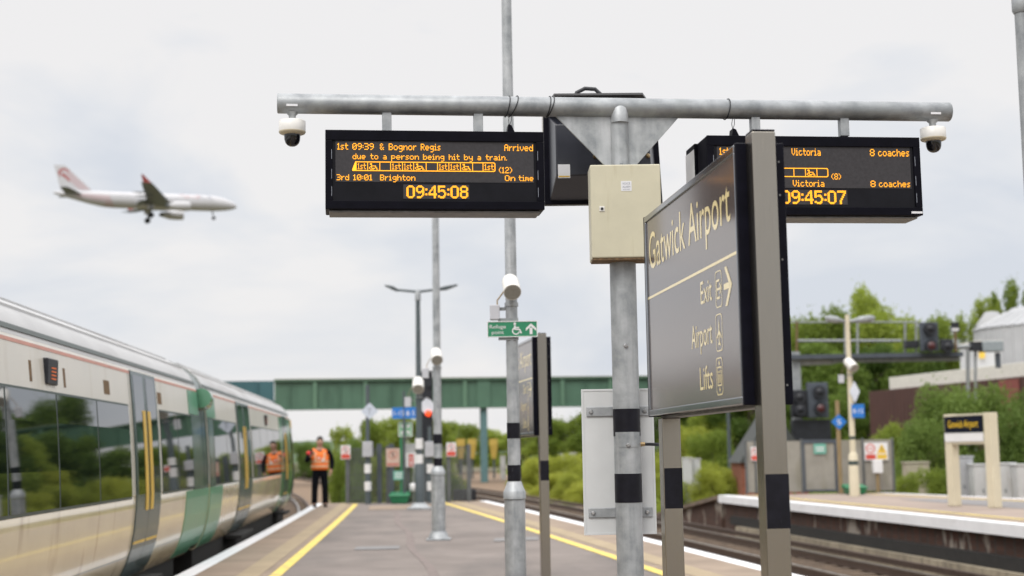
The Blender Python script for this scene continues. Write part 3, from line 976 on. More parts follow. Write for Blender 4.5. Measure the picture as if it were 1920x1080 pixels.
# ------------------------------------------------------------------ the station sign
FAR, NEAR = Vector((.675, 7.1, 0)), Vector((.868, 5.4, 0))
se = (NEAR - FAR).normalized()
SL = (NEAR - FAR).length
Z0, Z1 = 1.562, 2.562
ST = frame((FAR.x, FAR.y, Z0), se, (0, 0, 1))
SH = Z1 - Z0
TH = .187
rot_s = math.atan2(-se.x, -(-se.y)) if False else 0.0
sign = thing('station_sign', 'large grey platform sign on brushed steel posts reading Gatwick Airport, nearest the camera', 'station sign', (NEAR.x + .095, NEAR.y, 0), 0, 'double-sided station signs')
mb = MB(ST); mb.bx(.012, SL - .03, .012, SH - .012, -TH + .012, -.010); mb.build('sign_core', sign_blk, sign)
for nm, w0, w1, flip in (('front', -.0095, -.004, 1), ('back', -TH + .004, -TH + .0095, -1)):
    mb = MB(ST); mb.bx(.022, SL - .016, .030, SH - .030, w0, w1); mb.build('sign_panel', sign_face, sign)
for w0, w1 in ((-.026, .004), (-TH - .004, -TH + .026)):
    mb = MB(ST)
    mb.bx(0, SL - .002, SH - .030, SH, w0, w1)
    mb.bx(0, SL - .002, 0, .030, w0, w1)
    mb.bx(0, .020, .030, SH - .030, w0, w1)
    mb.bx(SL - .014, SL - .002, .030, SH - .030, w0, w1)
    mb.build('sign_frame', chrome, sign, .004)
mb = MB(ST); mb.bx(SL - .0015, SL + .022, -.004, SH + .004, -TH - .003, .003); mb.build('end_cap', sign_blk, sign, .004)
mb = MB(ST); mb.bx(-.022, .0, -.004, SH + .004, -TH - .003, .003); mb.build('end_cap', sign_blk, sign, .004)
mb = MB(ST); mb.bx(.02, SL - .03, -.012, .0, -TH * .72, -TH * .28); mb.build('bottom_rail', under, sign)
for v in (.07, .55, .80, .93):
    mb = MB(ST)
    for w_ in (-.05, -TH + .02):
        mb.lathe([(.0045, 0), (.004, .002)], (SL + .022, v, w_), 8, (1, 0, 0))
    mb.build('screw', under, sign)
wc, wf, hw_ = -.083, -.076, .0455
mb = MB(ST); mb.bx(SL + .0225, SL + .118, -Z0, SH + .028, wc - hw_, wc + hw_); pn = mb.build('post', brushed, sign, .004)
mb = MB(ST); mb.bx(.05, .14, -Z0, -.0125, wf - hw_, wf + hw_); pf = mb.build('post', brushed, sign, .004)
mb = MB(ST); mb.bx(SL + .024, SL + .1165, SH + .0285, SH + .036, wc - .044, wc + .044); mb.build('post_cap', casing, pn, .002)
# adhesive bands on the faces of the posts
def band(u, yt, yb, d, px, par, wc):
    z1, z0 = P(px, yt, d).z - Z0, P(px, yb, d).z - Z0
    mb = MB(ST)
    mb.bx(u, u + .0016, z0, z1, wc - .046, wc + .0425)
    mb.bx(u - .085, u - .001, z0 + .002, z1 - .003, wc - .0471, wc - .0457)
    mb.build('band', black_band, par)
band(SL + .1182, 889, 992, 5.27, 1455, pn, wc)
band(.1402, 878, 954, 6.95, 1250, pf, wf)
# lettering, both faces
def px_u(px, py): return hit(px, py, ST)
def letter(face):
    global ST
    T0 = ST
    if face < 0:
        ST2 = ST @ Matrix.Translation((SL, 0, -TH)) @ Matrix.Rotation(math.pi, 4, 'Y')
    else:
        ST2 = ST
    w_ = -.0028
    mb = MB(ST2)
    hu = lambda px, py: hit(px, py, T0)
    uL, vb = hu(1217, 498)
    uR = hu(1368, 410)[0]
    vb = hu(1229, 499)[1]
    vt = hu(1229, 425)[1]
    mb.text('Gatwick Airport', uL, uR, vb, vt - vb, w_)
    ul, vl = hu(1213, 557)
    ur, vr = hu(1378, 479)
    mb.bx(.022, SL - .018, (vl + vr) / 2 - .006, (vl + vr) / 2 + .006, w_ - .002, w_)
    for word, x0, x1, yb_, yt_ in (('Exit', 1313, 1334, 571, 526), ('Airport', 1296, 1335, 655, 609), ('Lifts', 1312, 1336, 732, 686)):
        a, v0 = hu(x0, yb_)
        b = hu(x1, yb_)[0]
        mb.text(word, a, b, v0, hu(x0, yt_)[1] - v0, w_)
    o = mb.build('lettering', sign_yel, sign)
    for kind, yt_, yb_, x0, x1 in (('exit', 507, 577, 1339, 1353), ('plane', 588, 659, 1340, 1354), ('lift', 670, 741, 1341, 1355)):
        mb = MB(ST2)
        u0, v1 = hu(x0, (yt_ + 6))
        u1, v0 = hu(x1, (yb_ - 6))
        vm_ = (hu((x0 + x1) / 2, yt_)[1], hu((x0 + x1) / 2, yb_)[1])
        v1, v0 = vm_
        cu, cv, hw, hh = (u0 + u1) / 2, (v0 + v1) / 2, (u1 - u0) / 2, (v1 - v0) / 2
        rc = hw * .45
        outl = []
        for cx_, cy_, a0_ in ((hw - rc, hh - rc, 0), (-hw + rc, hh - rc, 90), (-hw + rc, -hh + rc, 180), (hw - rc, -hh + rc, 270)):
            for k in range(7):
                a = R(a0_ + k * 15)
                outl.append((cx_ + rc * math.cos(a), cy_ + rc * math.sin(a)))
        n = len(outl)
        t = .0045
        vs = [(cu + x, cv + y, w_) for x, y in outl] + [(cu + x * (1 - t / hw), cv + y * (1 - t / hh), w_) for x, y in outl]
        mb.add(vs, [(i, (i + 1) % n, n + (i + 1) % n, n + i) for i in range(n)])
        def bar(x0_, y0_, x1_, y1_, th=.0068):
            d = Vector((x1_ - x0_, y1_ - y0_))
            q = Vector((-d.y, d.x)).normalized() * th / 2
            mb.add([(cu + x0_ - q.x, cv + y0_ - q.y, w_), (cu + x1_ - q.x, cv + y1_ - q.y, w_), (cu + x1_ + q.x, cv + y1_ + q.y, w_), (cu + x0_ + q.x, cv + y0_ + q.y, w_)], [(0, 1, 2, 3)])
        s_ = hh
        if kind == 'exit':
            bar(-.40 * s_, .5 * s_, -.40 * s_, -.5 * s_, .010); bar(-.40 * s_, .47 * s_, .25 * s_, .47 * s_, .009); bar(-.40 * s_, -.47 * s_, .25 * s_, -.47 * s_, .009)
            bar(-.4 * s_, 0, .5 * s_, 0, .009); bar(.25 * s_, .3 * s_, .52 * s_, 0, .009); bar(.25 * s_, -.3 * s_, .52 * s_, 0, .009)
        elif kind == 'plane':
            f = lambda pts: mb.add([(cu + x * s_, cv + y * s_, w_) for x, y in pts], [tuple(range(len(pts)))])
            f([(-.07, -.65), (.07, -.65), (.07, .45), (0, .72), (-.07, .45)])
            f([(-.07, .10), (-.07, -.08), (-.48, -.36), (-.48, -.22)][::-1]); f([(.07, .10), (.48, -.22), (.48, -.36), (.07, -.08)][::-1])
            f([(-.07, -.5), (-.07, -.62), (-.25, -.74), (-.25, -.64)][::-1]); f([(.07, -.5), (.25, -.64), (.25, -.74), (.07, -.62)][::-1])
        else:
            for a in ((-.40, .48, .40, .48), (-.40, -.48, .40, -.48), (-.40, .48, -.40, -.48), (.40, .48, .40, -.48), (0, .54, 0, .78), (0, -.54, 0, -.78), (-.12, .66, 0, .80), (.12, .66, 0, .80), (-.12, -.66, 0, -.80), (.12, -.66, 0, -.80)):
                bar(*[q * s_ for q in a], th=.006)
            for x in (-.24, 0, .24):
                bar(x * s_, -.36 * s_, x * s_, .12 * s_, .0075)
                bar((x - .05) * s_, .24 * s_, (x + .05) * s_, .24 * s_, .009)
        mb.build('pictogram', sign_yel, sign)
    mb = MB(ST2)
    u0, va = hu(1356, 541)
    u1 = hu(1371, 532)[0]
    va = hu(1364, 535)[1]
    mb.bx(u0, u1 - .02, va - .012, va + .012, w_ - .002, w_)
    for sg in (-1, 1):
        mb.add([(u1, va, w_), (u1 - .075, va + sg * .078, w_), (u1 - .105, va + sg * .078, w_), (u1 - .036, va, w_)], [(0, 1, 2, 3) if sg > 0 else (3, 2, 1, 0)])
    mb.build('arrow', sign_yel, sign)
letter(1)
letter(-1)
s2 = copy_tree(sign)
nb = P(1001, 820, 14.6)
s2.location = (nb.x + .095, nb.y, 0)
s2.rotation_euler = (0, 0, R(2.6))
s2['label'] = 'second platform sign on brushed posts, farther off behind the refuge point pole'

# ------------------------------------------------------------------ round columns and what they carry
def column(px, pyref, Y, r, top, box_top, box_h, bands, label, base_plate, m=galv, sqbox=True, group='galvanised lamp columns along the platform'):
    c = P(px, pyref, Y)
    root = thing('lighting_column', label, 'lamp column', (c.x, c.y, 0), 0, group)
    mb = MB(); mb.tube([(c.x, c.y, box_top - .02), (c.x, c.y, top)], [r, r * .72], 28); mb.build('shaft', m, root)
    rb = r * 1.62
    mb = MB()
    mb.tube([(c.x, c.y, 0), (c.x, c.y, box_top - box_h - .005)], rb, 8 if sqbox else 24)
    mb.build('base_box', m, root)
    mb = MB()
    mb.lathe([(rb + .006, 0), (rb + .006, box_h * .42), (rb * .98, box_h * .5), (r + .004, box_h)], (c.x, c.y, box_top - box_h), 24)
    mb.build('base_collar', m, root)
    if base_plate:
        mb = MB(); mb.bx(c.x - .19, c.x + .19, c.y - .19, c.y + .19, .006, .03); mb.lathe([(.17, .03), (rb + .01, .14)], (c.x, c.y, 0), 20); mb.build('base_plate', m, root)
    for a, b in bands:
        MB().tube([(c.x, c.y, a), (c.x, c.y, b)], r + .0018, 28, False).build('band', black_band, root)
    return root, c
YA = 10.9
cA = P(964, 800, YA)
zA = lambda y: P(962, y, YA).z
colA, cA = column(962, 760, YA, .049, 6.2, zA(903), .13, [(zA(822), zA(793)), (zA(902), zA(872))], 'tall galvanised column with two black bands and the green refuge sign, nearest of the columns', False)
YB = 23.2
zB = lambda y: P(821, y, YB).z
colB, cB = column(821, 850, YB, .070, zB(404) + 1.2, zB(874), .14, [(zB(832), zB(814)), (zB(876), zB(859))], 'slimmer looking galvanised column with a footing plate, left of the refuge point sign', True)

def speaker(c, r, ang, zc, size, label, boxside=-1):
    ax = Vector((math.sin(R(ang)) * .75, -math.cos(R(ang)) * .9, -.62)).normalized()
    ctr = Vector((c.x, c.y, zc)) + Vector((0, -1, 0)) * (r + size * .35)
    root = thing('loudspeaker', label, 'loudspeaker', ctr, 0, 'white projector loudspeakers on columns')
    mb = MB(); mb.lathe([(size * .30, -.75 * size), (size * .42, -.72 * size), (size * .48, -.5 * size), (size * .5, .68 * size), (size * .5, .75 * size)], ctr, 28, ax); mb.build('horn_body', white_pl, root)
    mb = MB(); mb.lathe([(size * .46, .752 * size), (size * .44, .765 * size)], ctr, 28, ax); mb.build('grille', M('speaker_grille', (.30, .29, .26), .7, var=.1, scale=60), root)
    mb = MB(); mb.tube([Vector((c.x, c.y, zc - .02)), ctr - Vector((0, -.02, .02))], .018, 8); mb.lathe([(r + .008, 0), (r + .008, .03)], (c.x, c.y, zc - size * 1.1), 20); mb.build('bracket', galvd, root)
    bx_ = Vector((c.x + boxside * (r + size * .62), c.y - .02, zc - size * 1.45))
    mb = MB(); mb.bx(bx_.x - size * .28, bx_.x + size * .28, bx_.y - .05, bx_.y + .03, bx_.z - size * .42, bx_.z + size * .42); mb.build('junction_box', M('junction_grey', (.50, .51, .55), .5, var=.05), root, .006)
    mb = MB(); mb.bx(min(bx_.x, c.x), max(bx_.x, c.x), bx_.y + .031, bx_.y + .045, bx_.z + .02, bx_.z + .045); mb.build('box_bracket', galvd, root)
    mb = MB(); mb.tube([bx_ + Vector((.02, 0, size * .42)), bx_ + Vector((.02, 0, size * .7)), bx_ + Vector((.06, 0, size * 1.1)), ctr - ax * size * .5], .006, 8); mb.build('cable', M('tan_cable', (.34, .26, .16), .6), root)
speaker(cA, .045, 8, zA(539), .135, 'white loudspeaker above the green refuge point sign')
speaker(cB, .068, 10, zB(668), .19, 'white loudspeaker on the banded column behind the left departure board')

def flat_sign(name, label, cat, px0, px1, py0, py1, Y, face, group=None, thick=.012, rim=None, post=None, mats=None):
    A, B = P(px0, (py0 + py1) / 2, Y), P(px1, (py0 + py1) / 2, Y)
    pm = (px0 + px1) / 2
    z1, z0 = P(pm, py0, Y).z, P(pm, py1, Y).z
    T = frame((A.x, Y, z0), (1, 0, 0), (0, 0, 1))
    W, H = B.x - A.x, z1 - z0
    root = thing(name, label, cat, (A.x + W / 2, Y, z0), 0, group)
    mb = MB(T); mb.bx(0, W, 0, H, -thick, 0); mb.build('panel', face, root, .002)
    if rim:
        mb = MB(T); t = rim[1]
        for a in ((0, W, H - t, H), (0, W, 0, t), (0, t, t, H - t), (W - t, W, t, H - t)): mb.bx(*a, .0005, .003)
        mb.build('border', rim[0], root)
    return root, T, W, H
def wheelchair(mb, cx, cy, s, w):
    """accessible symbol of height s"""
    mb.lathe([(s * .10, 0), (s * .10, .001)], (cx - s * .12, cy + s * .40, w), 14, (0, 0, 1))
    mb.bx(cx - s * .18, cx - s * .05, cy - s * .06, cy + s * .28, w, w + .001)
    mb.bx(cx - s * .05, cx + s * .20, cy + s * .06, cy + s * .15, w, w + .001)
    mb.bx(cx - s * .05, cx + s * .24, cy - s * .08, cy + s * .02, w, w + .001)
    mb.add([(cx + s * .18, cy + s * .0, w), (cx + s * .28, cy, w), (cx + s * .42, cy - s * .32, w), (cx + s * .30, cy - s * .34, w)], [(3, 2, 1, 0)])
    vs, n = [], 20
    for i in range(n + 1):
        a = R(95 + i * 250 / n)
        for r in (s * .30, s * .21): vs.append((cx - s * .04 + r * math.cos(a), cy - s * .14 + r * math.sin(a), w))
    mb.add(vs, [(2 * i, 2 * i + 2, 2 * i + 3, 2 * i + 1) for i in range(n)])
def up_arrow(mb, cx, cy, s, w):
    mb.bx(cx - s * .13, cx + s * .13, cy - s * .5, cy + s * .1, w, w + .001)
    mb.add([(cx, cy + s * .5, w), (cx - s * .48, cy + s * .05, w), (cx - s * .48, cy - s * .2, w), (cx, cy + s * .22, w), (cx + s * .48, cy - s * .2, w), (cx + s * .48, cy + s * .05, w)], [(0, 1, 2, 3), (0, 3, 4, 5)])
rs, T, W_, H_ = flat_sign('refuge_sign', 'green refuge point sign with wheelchair symbol and arrow clamped to the nearest column', 'sign', 913.5, 1008, 602, 632, YA - .062, green_s, rim=(white_s, .006))
mb = MB(T); mb.text('Refuge', W_ * .05, W_ * .37, H_ * .55, H_ * .24, .002); mb.text('point', W_ * .09, W_ * .33, H_ * .20, H_ * .24, .002); mb.build('lettering', white_s, rs)
mb = MB(T); wheelchair(mb, W_ * .58, H_ * .5, H_ * .82, .0015); up_arrow(mb, W_ * .87, H_ * .5, H_ * .68, .0015); mb.build('pictogram', white_s, rs)
for v in (1.02, -.14):
    mb = MB(T); mb.bx(W_ * .22, W_ * .62, H_ * v - .004, H_ * v + .022, -.03, -.013); mb.build('clamp', galvd, rs)

# the twin-arm lamp post with white bands
YC = 35.9
cC = G(787, 955)
zC = lambda y: P(786, y, YC).z
lp = thing('lamp_post', 'dark grey twin-arm lamp post with white bands near the platform end', 'lamp post', (cC.x, cC.y, 0))
mb = MB(); mb.tube([(cC.x, cC.y, .04), (cC.x, cC.y, zC(872)), (cC.x, cC.y, zC(869))], [.112, .112, .088], 24); mb.tube([(cC.x, cC.y, zC(870)), (cC.x, cC.y, zC(545))], [.085, .055], 20); mb.build('pole', lamp_grey, lp)
mb = MB(); mb.bx(cC.x - .3, cC.x + .3, cC.y - .3, cC.y + .3, .006, .05); mb.lathe([(.26, .05), (.14, .16)], (cC.x, cC.y, 0), 20); mb.build('base_plate', galv, lp)
for a, b in ((842, 822), (869, 852)):
    MB().tube([(cC.x, cC.y, zC(a)), (cC.x, cC.y, zC(b))], .096, 20).build('white_band', white_s, lp)
mb = MB(); mb.lathe([(.075, -.25), (.07, .0), (.03, .03)], (cC.x, cC.y, zC(545)), 16); mb.build('head_joint', galvd, lp)
for sg, px in ((-1, 722), (1, 858)):
    tip = P(px, 535, YC)
    mid = Vector((cC.x + sg * .55, cC.y, zC(545) + .03))
    mb = MB(); mb.tube([(cC.x, cC.y, zC(547)), mid], [.035, .03], 10); mb.build('arm', lamp_grey, lp)
    d = (tip - mid)
    mb = MB()
    T = frame(mid, d, (0, 1, 0))
    mb.T = T
    Ld = d.length
    mb.add([(-.05, -.05, -.03), (-.05, .05, -.03), (Ld * .35, .13, -.05), (Ld, .1, 0), (Ld, -.1, 0), (Ld * .35, -.13, -.05), (-.05, -.05, .03), (-.05, .05, .03), (Ld * .35, .13, .03), (Ld, .1, .02), (Ld, -.1, .02), (Ld * .35, -.13, .03)],
           [(0, 1, 2, 3, 4, 5), (11, 10, 9, 8, 7, 6), (0, 6, 7, 1), (1, 7, 8, 2), (2, 8, 9, 3), (3, 9, 10, 4), (4, 10, 11, 5), (5, 11, 6, 0)])
    mb.build('lantern', lamp_grey, lp)
speaker(cC, .09, 4, zC(722), .29, 'white loudspeaker on the dark twin-arm lamp post')

# two dark marker posts at the platform end
def marker_post(px, base, Y, top, label, lampc=True, dia=True):
    c = P(px, base, Y)
    z = lambda y: P(px, y, Y).z
    root = thing('marker_post', label, 'post', (c.x, Y, 0), 0, 'dark marker posts with light boxes')
    mb = MB(); mb.tube([(c.x, Y, 0), (c.x, Y, z(855))], .088, 16); mb.tube([(c.x, Y, z(855)), (c.x, Y, z(top))], .055, 12); mb.build('pole', lamp_grey, root)
    for y0, y1 in ((887, 870), (920, 903)):
        MB().tube([(c.x, Y, z(y0)), (c.x, Y, z(y1))], .098, 16).build('white_band', white_s, root)
    mb = MB(); mb.bx(c.x - .135, c.x + .135, Y - .17, Y + .12, z(857), z(828)); mb.build('light_box', M('light_box_grey', (.42, .43, .46), .5, var=.08), root, .02)
    if dia:
        q = P(px + 3, 771, Y - .07)
        s = .24
        mb = MB(); mb.prism([(q.x - s, Y - .08, q.z), (q.x, Y - .08, q.z - s), (q.x + s, Y - .08, q.z), (q.x, Y - .08, q.z + s)], (0, .015, 0)); o = mb.build('diamond_plate', M('diamond_pale_blue', (.55, .60, .70), .5), root)
        mb = MB(frame((q.x, Y - .082, q.z), (1, 0, 0), (0, 0, 1))); mb.text('T', -.07, .07, -.09, .18, .001); mb.build('lettering', ink, o)
marker_post(690, 944, 40.2, 722, 'dark post with pale diamond plate, left of the gate at the platform end')
marker_post(807, 940, 40.45, 800, 'dark post with light box hidden behind the banded column', dia=False)

# end-of-platform fence
FY = 40.75
f0, f1 = P(652, 944, FY), P(880, 937, FY)
ftop = P(760, 838, FY).z
fence = thing('end_fence', 'grey mesh fence with gate closing the platform end', 'fence', ((f0.x + f1.x) / 2, FY, 0))
npanel = 6
for i in range(npanel + 1):
    x = f0.x + (f1.x - f0.x) * i / npanel
    mb = MB(); mb.bx(x - .055, x + .055, FY - .05, FY + .05, 0.005, ftop + .05); mb.build('post', mesh_fence, fence, .005)
for i in range(npanel):
    xa = f0.x + (f1.x - f0.x) * i / npanel + .056
    xb = f0.x + (f1.x - f0.x) * (i + 1) / npanel - .056
    mb = MB()
    n = 12
    for k in range(n):
        x = xa + (xb - xa) * (k + .5) / n
        mb.bx(x - .008, x + .008, FY - .008, FY + .008, .05, ftop)
    for k in range(5):
        z = .08 + (ftop - .12) * k / 4
        mb.bx(xa, xb, FY + .009, FY + .02, z - .008, z + .008)
    mb.build('mesh_panel', mesh_fence, fence)
for x in (P(735, 900, FY).x, P(712, 900, FY).x):
    mb = MB(); mb.bx(x - .07, x + .07, FY - .12, FY - .055, .01, ftop + .1); mb.build('gate_post', M('gate_grey', (.07, .085, .10), .6), fence)

def nosign(px0, px1, py0, py1, Y, label, style, cat='warning sign', group=None):
    root, T, W, H = flat_sign('warning_sign', label, cat, px0, px1, py0, py1, Y, white_s if style != 'faded' else pink_s, group)
    if style in ('red', 'faded'):
        mb = MB(T); mb.bx(W * .06, W * .94, H * .05, H * (.36 if style == 'red' else .20), .001, .003); mb.build('red_panel', red_s if style == 'red' else M('faded_red', (.55, .22, .18), .5), root)
        mb = MB(T); vs = []
        n = 24
        for i in range(n):
            a = 2 * math.pi * i / n
            for r in (H * .26, H * .205): vs.append((W / 2 + r * math.cos(a), H * .66 + r * math.sin(a), .002))
        mb.add(vs, [(2 * i, (2 * i + 2) % (2 * n), (2 * i + 3) % (2 * n), 2 * i + 1) for i in range(n)])
        mb.add([(W / 2 - H * .2, H * .83, .002), (W / 2 + H * .17, H * .46, .002), (W / 2 + H * .2, H * .49, .002), (W / 2 - H * .17, H * .86, .002)], [(0, 1, 2, 3)])
        mb.build('prohibition_ring', red_s if style == 'red' else M('faded_red_ring', (.50, .2, .16), .5), root)
        mb = MB(T); mb.bx(W / 2 - H * .03, W / 2 + H * .03, H * .52, H * .72, .003, .004); mb.lathe([(H * .04, 0), (H * .04, .001)], (W / 2, H * .77, .003), 10, (0, 0, 1)); mb.build('figure_mark', dkink, root)
    elif style == 'phone':
        mb = MB(T); mb.bx(W * .36, W * .78, H * .05, H * .86, .001, .003); mb.build('red_panel', red_s, root)
        mb = MB(T); mb.lathe([(W * .10, 0), (W * .10, .001)], (W * .57, H * .62, .003), 12, (0, 0, 1)); mb.bx(W * .5, W * .64, H * .12, H * .46, .003, .004); mb.build('figure_mark', white_s, root)
    return root, T, W, H
nosign(639, 657, 835, 861, FY - .12, 'small red and white no trespass sign at the left end of the fence', 'red', group='red and white signs on the end fence')
nosign(837, 855, 830, 856, FY - .12, 'small red and white no trespass sign at the right end of the fence', 'red', group='red and white signs on the end fence')
nosign(724, 749.5, 841, 875, FY - .14, 'faded pink prohibition sign in the middle of the fence', 'faded')
nosign(759, 780, 848, 876, FY - .2, 'white notice with red panel beside the lamp post', 'phone')
mb = MB(); q = P(768, 845, FY - .1); mb.bx(q.x - .16, q.x + .16, FY - .2, FY - .06, P(768, 848, FY).z, P(768, 832, FY).z)
prop(mb.build('equipment_case', M('case_grey', (.48, .49, .50), .5, var=.08), origin=(q.x, FY - .13, P(768, 848, FY).z), bevel=.02), 'pale grey equipment case above the white and red notice', 'case')
root = thing('help_point_rod', 'thin grey rod with a white weight beside the lamp post', 'rod', P(775, 940, FY - .3))
mb = MB(); a, b = P(776, 870, FY - .3), P(774.5, 912, FY - .3); mb.tube([a, b, (b.x, b.y, .01)], .02, 8); mb.build('rod', galv, root)
mb = MB(); q = P(774, 914, FY - .33); mb.lathe([(.05, -.12), (.10, -.10), (.10, .08), (.06, .12)], q, 16); mb.build('weight', white_s, root)
# green cross sign, teal plate, grit bin
root, T, W_, H_ = flat_sign('assembly_sign', 'pale green square sign with white arrows on a green pole', 'sign', 747, 773, 791, 818.5, FY - .45, pale_green_s, rim=(white_s, .02))
mb = MB(T)
for sx_ in (-1, 1):
    for sy in (-1, 1):
        mb.add([(W_ / 2 + sx_ * W_ * .36, H_ / 2 + sy * H_ * .36, .002), (W_ / 2 + sx_ * W_ * .12, H_ / 2 + sy * H_ * .30, .002), (W_ / 2 + sx_ * W_ * .07, H_ / 2 + sy * H_ * .07, .002), (W_ / 2 + sx_ * W_ * .30, H_ / 2 + sy * H_ * .12, .002)], [(0, 1, 2, 3) if sx_ * sy > 0 else (3, 2, 1, 0)])
mb.build('pictogram', white_s, root)
q = P(752.5, 900, FY - .42)
mb = MB(); mb.tube([(q.x, FY - .42, 0), (q.x, FY - .42, P(752, 820, FY).z)], .03, 10); mb.build('pole', green_s, root)
root, T, W_, H_ = flat_sign('teal_plate', 'small teal notice plate low on the fence above the grit bin', 'sign', 737.5, 757.5, 883, 900, FY - .5, teal_s)
mb = MB(T)
for k in range(3): mb.bx(W_ * .15, W_ * .85, H_ * (.22 + .24 * k), H_ * (.32 + .24 * k), .001, .002)
mb.build('text_lines', white_s, root)
def bin_(px0, px1, py0, py1, Y, label, base=0.0):
    A, B = P(px0, py1, Y), P(px1, py1, Y)
    h = P(px0, py0, Y).z - base
    W = B.x - A.x
    root = thing('grit_bin', label, 'grit bin', ((A.x + B.x) / 2, Y, base))
    mb = MB(); mb.add([(A.x + .06, Y - .25, base + .005), (B.x - .06, Y - .25, base + .005), (B.x - .06, Y + .25, base + .005), (A.x + .06, Y + .25, base + .005), (A.x, Y - .3, base + h * .62), (B.x, Y - .3, base + h * .62), (B.x, Y + .3, base + h * .62), (A.x, Y + .3, base + h * .62)],
                      [(3, 2, 1, 0), (4, 5, 6, 7), (0, 1, 5, 4), (1, 2, 6, 5), (2, 3, 7, 6), (3, 0, 4, 7)]); mb.build('tub', grit_g, root, .02)
    mb = MB(); zb = base + h * .625; mb.add([(A.x - .03, Y - .33, zb), (B.x + .03, Y - .33, zb), (B.x + .03, Y + .33, zb), (A.x - .03, Y + .33, zb), (A.x - .01, Y - .3, zb + h * .15), (B.x + .01, Y - .3, zb + h * .15), (B.x, Y + .3, zb + h * .38), (A.x, Y + .3, zb + h * .38)],
                      [(3, 2, 1, 0), (4, 5, 6, 7), (0, 1, 5, 4), (1, 2, 6, 5), (2, 3, 7, 6), (3, 0, 4, 7)]); mb.build('lid', grit_g, root, .02)
bin_(732, 768, 922, 943, FY - .5, 'green plastic grit bin under the teal plate at the platform end')
# blue platform sign
root, T, W_, H_ = flat_sign('platform_sign', 'blue platform number sign on a thin dark post above the green sign', 'sign', 735, 781, 764, 785, FY - .6, blue_s)
mb = MB(T); mb.text('1-12 & 5', W_ * .08, W_ * .92, H_ * .28, H_ * .46, .002); mb.build('lettering', white_s, root)
q = P(758.5, 900, FY - .57)
mb = MB(); mb.tube([(q.x, FY - .57, 0), (q.x, FY - .57, P(757, 735, FY).z)], .035, 10); mb.build('pole', lamp_grey, root)

# colour light signal with red lit
SY = 44.0
q = P(800, 900, SY)
zS = lambda y: P(800, y, SY).z
sg = thing('railway_signal', 'tall black railway signal showing red behind the banded column', 'railway signal', (q.x, SY, -1.1))
mb = MB(); mb.tube([(q.x, SY, -1.15), (q.x, SY, zS(700))], .09, 12); mb.build('post', lamp_grey, sg)
mb = MB(); mb.bx(q.x - .28, q.x + .22, SY - .28, SY - .10, zS(828), zS(697)); mb.build('signal_head', signal_blk, sg, .03)
mb = MB(); d_ = P(801, 762, SY - .34); s = .30
mb.prism([(d_.x - s, SY - .33, d_.z), (d_.x, SY - .33, d_.z - s), (d_.x + s, SY - .33, d_.z), (d_.x, SY - .33, d_.z + s)], (0, .02, 0)); mb.build('diamond_plate', M('diamond_white', (.66, .69, .75), .5), sg)
r_ = P(803, 775, SY - .38)
mb = MB(); mb.lathe([(.10, 0), (.09, .03), (.0, .05)], (r_.x, SY - .36, r_.z), 20, (0, -1, 0)); mb.build('red_lamp', red_lit, sg)
for y in (720, 740, 800):
    r_ = P(804, y, SY - .3); mb = MB(); mb.lathe([(.10, 0), (.10, .08)], (r_.x, SY - .281, r_.z), 18, (0, -1, 0)); mb.build('lamp_hood', signal_blk, sg)

# black rubber blocks beside the track, small trackside pieces
for i, (px, py) in enumerate(((858, 931), (871, 931), (886, 931))):
    q = G(px, py + 6, -.2); 
    x = P(px, py, 43.5).x
    mb = MB(); mb.bx(x - .13, x + .11, 43.3, 43.8, -1.13, P(px, 919, 43.5).z); mb.bx(x - .10, x + .08, 43.35, 43.75, P(px, 919, 43.5).z + .001, P(px, 917, 43.5).z)
    prop(mb.build('rubber_block', sack, origin=(x, 43.5, -1.1), bevel=.04), 'black rubber block, %s of three in a row past the right end of the fence' % ('leftmost', 'middle', 'rightmost')[i], 'block', 'black blocks past the fence')

# ------------------------------------------------------------------ the man in the orange vest
def skin_mesh(name, verts, edges, mat, parent, loc, level=2, rootv=0):
    me = bpy.data.meshes.new(name)
    me.from_pydata([v[:3] for v in verts], edges, [])
    o = bpy.data.objects.new(name, me)
    COL.objects.link(o)
    o.modifiers.new('skin', 'SKIN')
    sv = me.skin_vertices[0].data
    for i, v in enumerate(verts):
        sv[i].radius = (v[3], v[4] if len(v) > 4 else v[3])
        sv[i].use_root = (i == rootv)
    ss = o.modifiers.new('sub', 'SUBSURF')
    ss.levels = ss.render_levels = level
    dg = bpy.context.evaluated_depsgraph_get()
    m2 = bpy.data.meshes.new_from_object(o.evaluated_get(dg))
    bpy.data.objects.remove(o)
    bpy.data.meshes.remove(me)
    m2.name = name
    m2.polygons.foreach_set('use_smooth', [True] * len(m2.polygons))
    m2.materials.clear()
    m2.materials.append(mat)
    ob = bpy.data.objects.new(name, m2)
    COL.objects.link(ob)
    ob.parent = parent
    ROOT[ob.name] = ROOT[parent.name]
    return ob
pf_ = G(600, 951)
man = thing('person', 'man in orange high-visibility vest and dark clothes standing beside the train front', 'person', (pf_.x, pf_.y, 0.006), R(8))
